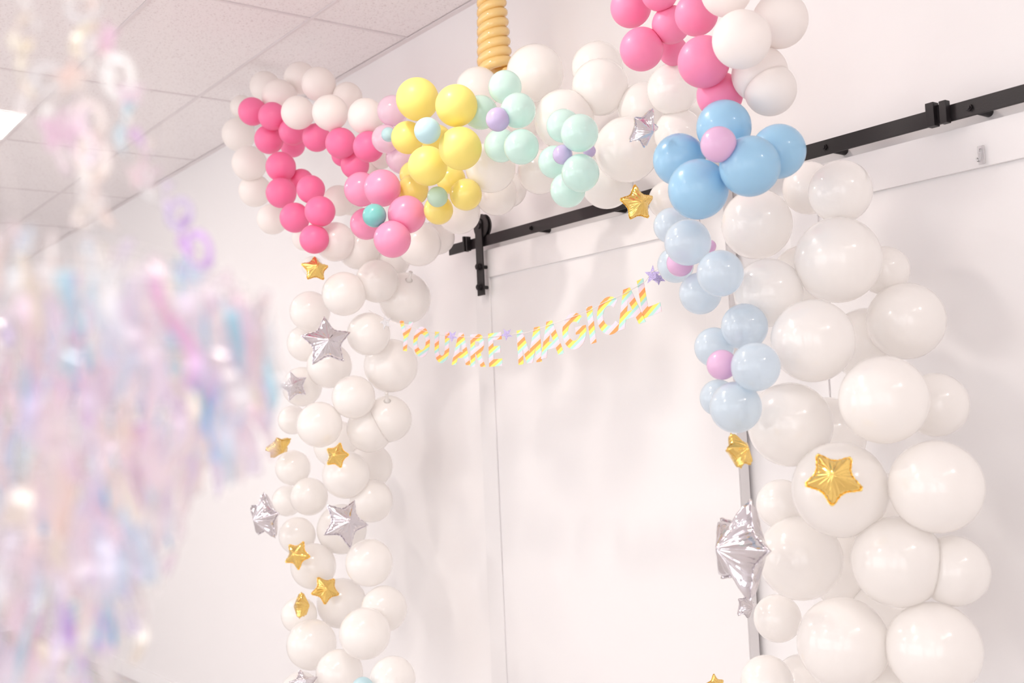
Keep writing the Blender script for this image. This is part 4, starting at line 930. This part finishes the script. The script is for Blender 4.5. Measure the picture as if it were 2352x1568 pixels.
STL = [[-3.45, 1.975], [-3.024, 1.887], [-2.728, 1.866], [-2.085, 1.96], [-2.057, 1.947], [-3.574, 2.032], [-2.042, 1.976]]
s1 = flat_star('star', STL[0][0], BY, STL[0][1], 0.028, M_GLIT_GREY, 0.2, 0.4); s1['label'] = 'silver grey glitter star at the far end'
for x, z in STL[1:3]:
    s_ = flat_star('star', x, BY - 0.004, z, 0.020, M_GLIT_PURPLE, 0.5, 0.7); s_['label'] = 'small lavender glitter star between words'
s_ = flat_star('star', STL[3][0], BY - 0.005, STL[3][1], 0.026, M_GLIT_PURPLE, -0.1, 0.2); s_['label'] = 'lavender glitter star at the near end'
s_ = flat_star('star', STL[4][0], BY - 0.01, STL[4][1], 0.018, M_GLIT_PURPLE, 0.5, 0.9); s_['label'] = 'folded lavender glitter star behind the near end star'
path = [(STL[5][0], BY + 0.004, STL[5][1]), (STL[0][0], BY - 0.002, STL[0][1] + 0.008)] + tops + [(STL[3][0], BY - 0.006, STL[3][1] + 0.008), (STL[6][0], BY - 0.006, STL[6][1])]
bm = bmesh.new(); add_tube(bm, [(a + 2.9, b_ - BY, c - 1.85) for a, b_, c in path], 0.0009, 6)
obj('string', bm, M_CORD, bn)

# ---------------------------------------------------------------- iridescent fringe chandelier and garlands near the camera
def at(px, py, depth):
    d = _f + _r * ((px - 1176) / FOCAL_PX) - _u * ((py - 784) / FOCAL_PX)
    return Vector((0, 0, CAM_H)) + d * depth
FD = 0.64
KS = FD / 1.28                                          # sizes were measured at twice this distance
AX = at(-60, 980, FD); PXM = FOCAL_PX / FD
def zat(py): return CAM_H + 0.002 + (at(250, py, FD).z - CAM_H)
TIERS = [  # hoop radius px, hoop height px, strand end px, strands
    (455, 600, 800, 52), (590, 655, 900, 60), (655, 700, 930, 62), (590, 835, 1100, 54), (470, 960, 1170, 48), (395, 1085, 1300, 40), (315, 1250, 1490, 34), (225, 1400, 1640, 26),
]
ch = tag(empty('fringe_chandelier', (AX.x, AX.y, zat(600))), 'tiered iridescent foil fringe chandelier hanging close by, out of focus', 'hanging decoration')
base = Vector((AX.x, AX.y, zat(600)))
strips = []
rnd = random.Random(5)
def strip_mesh(bm, origin, length, width, yaw, twist, sway, mi):
    """A hanging film ribbon that twists and curls as it falls."""
    prev = None; n = 12
    for k in range(n + 1):
        t = k / n
        a = yaw + twist * t + 0.7 * math.sin(t * 6 + yaw * 3)
        cx = sway * (math.sin(t * 5.0 + yaw) - math.sin(yaw)) * (0.4 + t)
        cy = sway * (math.cos(t * 4.2 + yaw * 2.3) - math.cos(yaw * 2.3)) * (0.4 + t)
        c = origin + Vector((cx, cy, -length * t))
        w = Vector((math.cos(a), math.sin(a), 0.45 * math.sin(yaw * 5 + t * 6))) * (width / 2)
        v1, v2 = bm.verts.new(c - w), bm.verts.new(c + w)
        if prev:
            f = bm.faces.new((prev[0], prev[1], v2, v1)); f.material_index = mi
        prev = (v1, v2)
camxy = Vector((0, 0))
for ti, (rp, yt, yb, cnt) in enumerate(TIERS):
    R = rp / PXM; zt = zat(yt)
    bm = bmesh.new()
    add_tube(bm, [(R * math.cos(2 * math.pi * k / 48), R * math.sin(2 * math.pi * k / 48), zt - base.z) for k in range(49)], 0.0006, 6, False)
    obj('hoop', bm, M_TRIM, ch)
    for k in range(int(cnt * 1.9)):
        a = 2 * math.pi * (k + rnd.uniform(-0.5, 0.5)) / int(cnt * 1.9)
        rr = R + rnd.uniform(-0.012, 0.012) * KS
        o = Vector((rr * math.cos(a), rr * math.sin(a), zt - base.z + rnd.uniform(-0.028, 0.012) * KS))
        ln = (zt - zat(yb)) * rnd.uniform(0.75, 1.25)
        roll = rnd.random()
        mi = 0 if roll < 0.25 else 1 if roll < 0.45 else 2 if roll < 0.62 else 3 if roll < 0.76 else 4 if roll < 0.90 else 5 if roll < 0.925 else 6 if roll < 0.955 else 7
        wdt = rnd.uniform(0.011, 0.021) * KS
        p = base + o
        px_d = p.xy.length
        strips.append((px_d, o, ln, wdt, rnd.uniform(0, 6.28), rnd.uniform(-3.5, 3.5), rnd.uniform(0.003, 0.013) * KS, mi))
strips.sort(key=lambda s: s[0])
# the hundred that hang nearest are parts of their own, spread over all tiers
vis = [s for s in strips if (base + s[1] - AX).xy.dot(Vector((_r.x, _r.y))) > 0.01]
own = vis[:100]; ids = {id(s) for s in own}
for s in own:
    bm = bmesh.new(); strip_mesh(bm, s[1], *s[2:7], 0)
    obj('streamer', bm, FILMS[s[7]], ch)
bm = bmesh.new()
for s in strips:
    if id(s) not in ids: strip_mesh(bm, s[1], *s[2:7], s[7])
rest = obj('fringe', bm, FILMS, ch); rest['kind'] = 'stuff'
bm = bmesh.new(); add_tube(bm, [(0, 0, 0.02), (0, 0, CEIL_Z - base.z)], 0.0012, 6)
for q in range(3):
    a = q * 2.094
    R = TIERS[0][0] / PXM
    add_tube(bm, [(R * math.cos(a), R * math.sin(a), 0), (0, 0, 0.15)], 0.0005, 5)
    for (t0, t1) in zip(TIERS, TIERS[1:]):
        add_tube(bm, [(t0[0] / PXM * math.cos(a), t0[0] / PXM * math.sin(a), zat(t0[1]) - base.z), (t1[0] / PXM * math.cos(a), t1[0] / PXM * math.sin(a), zat(t1[1]) - base.z)], 0.0006, 5)
obj('cord', bm, M_CORD, ch)

def ring_piece(bm, c, R, w, yaw, pitch):
    Mx = Matrix.Rotation(yaw, 4, 'Z') @ Matrix.Rotation(pitch, 4, 'X')
    prev = None; first = None
    n = 28
    vs_ = []
    for k in range(n):
        a = 2 * math.pi * k / n
        for r_, yy in ((R, 0.0003), (R - w, 0.0003), (R - w, -0.0003), (R, -0.0003)):
            vs_.append(bm.verts.new(c + Mx @ Vector((r_ * math.cos(a), yy, r_ * 1.15 * math.sin(a)))))
    for k in range(n):
        for q in range(4):
            bm.faces.new((vs_[4 * k + q], vs_[4 * k + (q + 1) % 4], vs_[4 * ((k + 1) % n) + (q + 1) % 4], vs_[4 * ((k + 1) % n) + q]))
def star_piece(bm, c, R, yaw):
    Mx = Matrix.Rotation(yaw, 4, 'Z'); rows = []
    for yy in (0.0003, -0.0003):
        rows.append([bm.verts.new(c + Mx @ Vector(((R if k % 2 == 0 else R * .45) * math.sin(math.pi * k / 5), yy, (R if k % 2 == 0 else R * .45) * math.cos(math.pi * k / 5)))) for k in range(10)])
    bm.faces.new(rows[0]); bm.faces.new(rows[1][::-1])
    for k in range(10): bm.faces.new((rows[0][k], rows[1][k], rows[1][(k + 1) % 10], rows[0][(k + 1) % 10]))

CAM_YAW = YAW
def garland(label, depth, pieces, top):
    pts = [at(px, py, depth) for px, py, *_ in pieces]
    r = tag(empty('foil_garland', pts[-1]), label, 'garland', 'iridescent foil garlands')
    o0 = pts[-1]
    for (px, py, kind, size, mi), p in zip(pieces, pts):
        bm = bmesh.new(); yaw = CAM_YAW + rnd.uniform(-0.6, 0.6)
        if kind == 'ring': ring_piece(bm, p - o0, size * depth / FOCAL_PX, size * depth / FOCAL_PX * 0.42, yaw, rnd.uniform(-.3, .3)); nm = 'ring'
        elif kind == 'star': star_piece(bm, p - o0, size * depth / FOCAL_PX, yaw); nm = 'star'
        else:
            strip_mesh(bm, p - o0 + Vector((0, 0, size * depth / FOCAL_PX)), 2 * size * depth / FOCAL_PX, 0.014 * KS, yaw, rnd.uniform(-2, 2), 0.01 * KS, 0); nm = 'streamer'
        bmesh.ops.recalc_face_normals(bm, faces=bm.faces)
        obj(nm, bm, FILMS[mi], r, kind == 'strip')
    bm = bmesh.new()
    add_tube(bm, [Vector((pts[0].x, pts[0].y, CEIL_Z)) - o0] + [q - o0 for q in pts], 0.0004, 5)
    obj('cord', bm, M_CORD, r)
garland('iridescent foil garland of rings and strips hanging beside the ceiling light', 0.61, [
    (46, 12, 'strip', 40, 2), (60, 85, 'strip', 55, 7), (66, 150, 'strip', 60, 7), (82, 230, 'strip', 60, 2), (108, 180, 'ring', 34, 2), (112, 300, 'strip', 70, 2), (140, 300, 'star', 60, 0), (110, 330, 'strip', 60, 0),
    (165, 180, 'star', 48, 4), (180, 260, 'star', 46, 0), (205, 275, 'ring', 40, 4), (190, 335, 'ring', 42, 0), (214, 365, 'ring', 48, 4), (206, 440, 'strip', 60, 2), (230, 440, 'strip', 75, 4), (232, 520, 'strip', 70, 2), (205, 492, 'strip', 22, 7)], 0)
garland('iridescent foil garland hanging over the ceiling tiles, second of the strands', 0.66, [
    (190, 15, 'ring', 40, 2), (205, 90, 'strip', 40, 7), (215, 60, 'strip', 70, 4), (245, 90, 'star', 46, 0), (222, 120, 'strip', 50, 2), (272, 175, 'ring', 46, 2), (262, 220, 'strip', 70, 2), (300, 210, 'star', 40, 0), (300, 300, 'strip', 70, 3), (305, 320, 'strip', 26, 6),
    (345, 380, 'strip', 60, 4), (348, 420, 'strip', 40, 2), (330, 400, 'star', 44, 0)], 0)
garland('violet tinted foil ring garland at the top of the fringe, by white wall', 0.70, [
    (390, 450, 'strip', 34, 1), (412, 490, 'ring', 34, 1), (432, 535, 'strip', 40, 6), (455, 575, 'ring', 42, 6), (482, 640, 'strip', 40, 1)], 0)
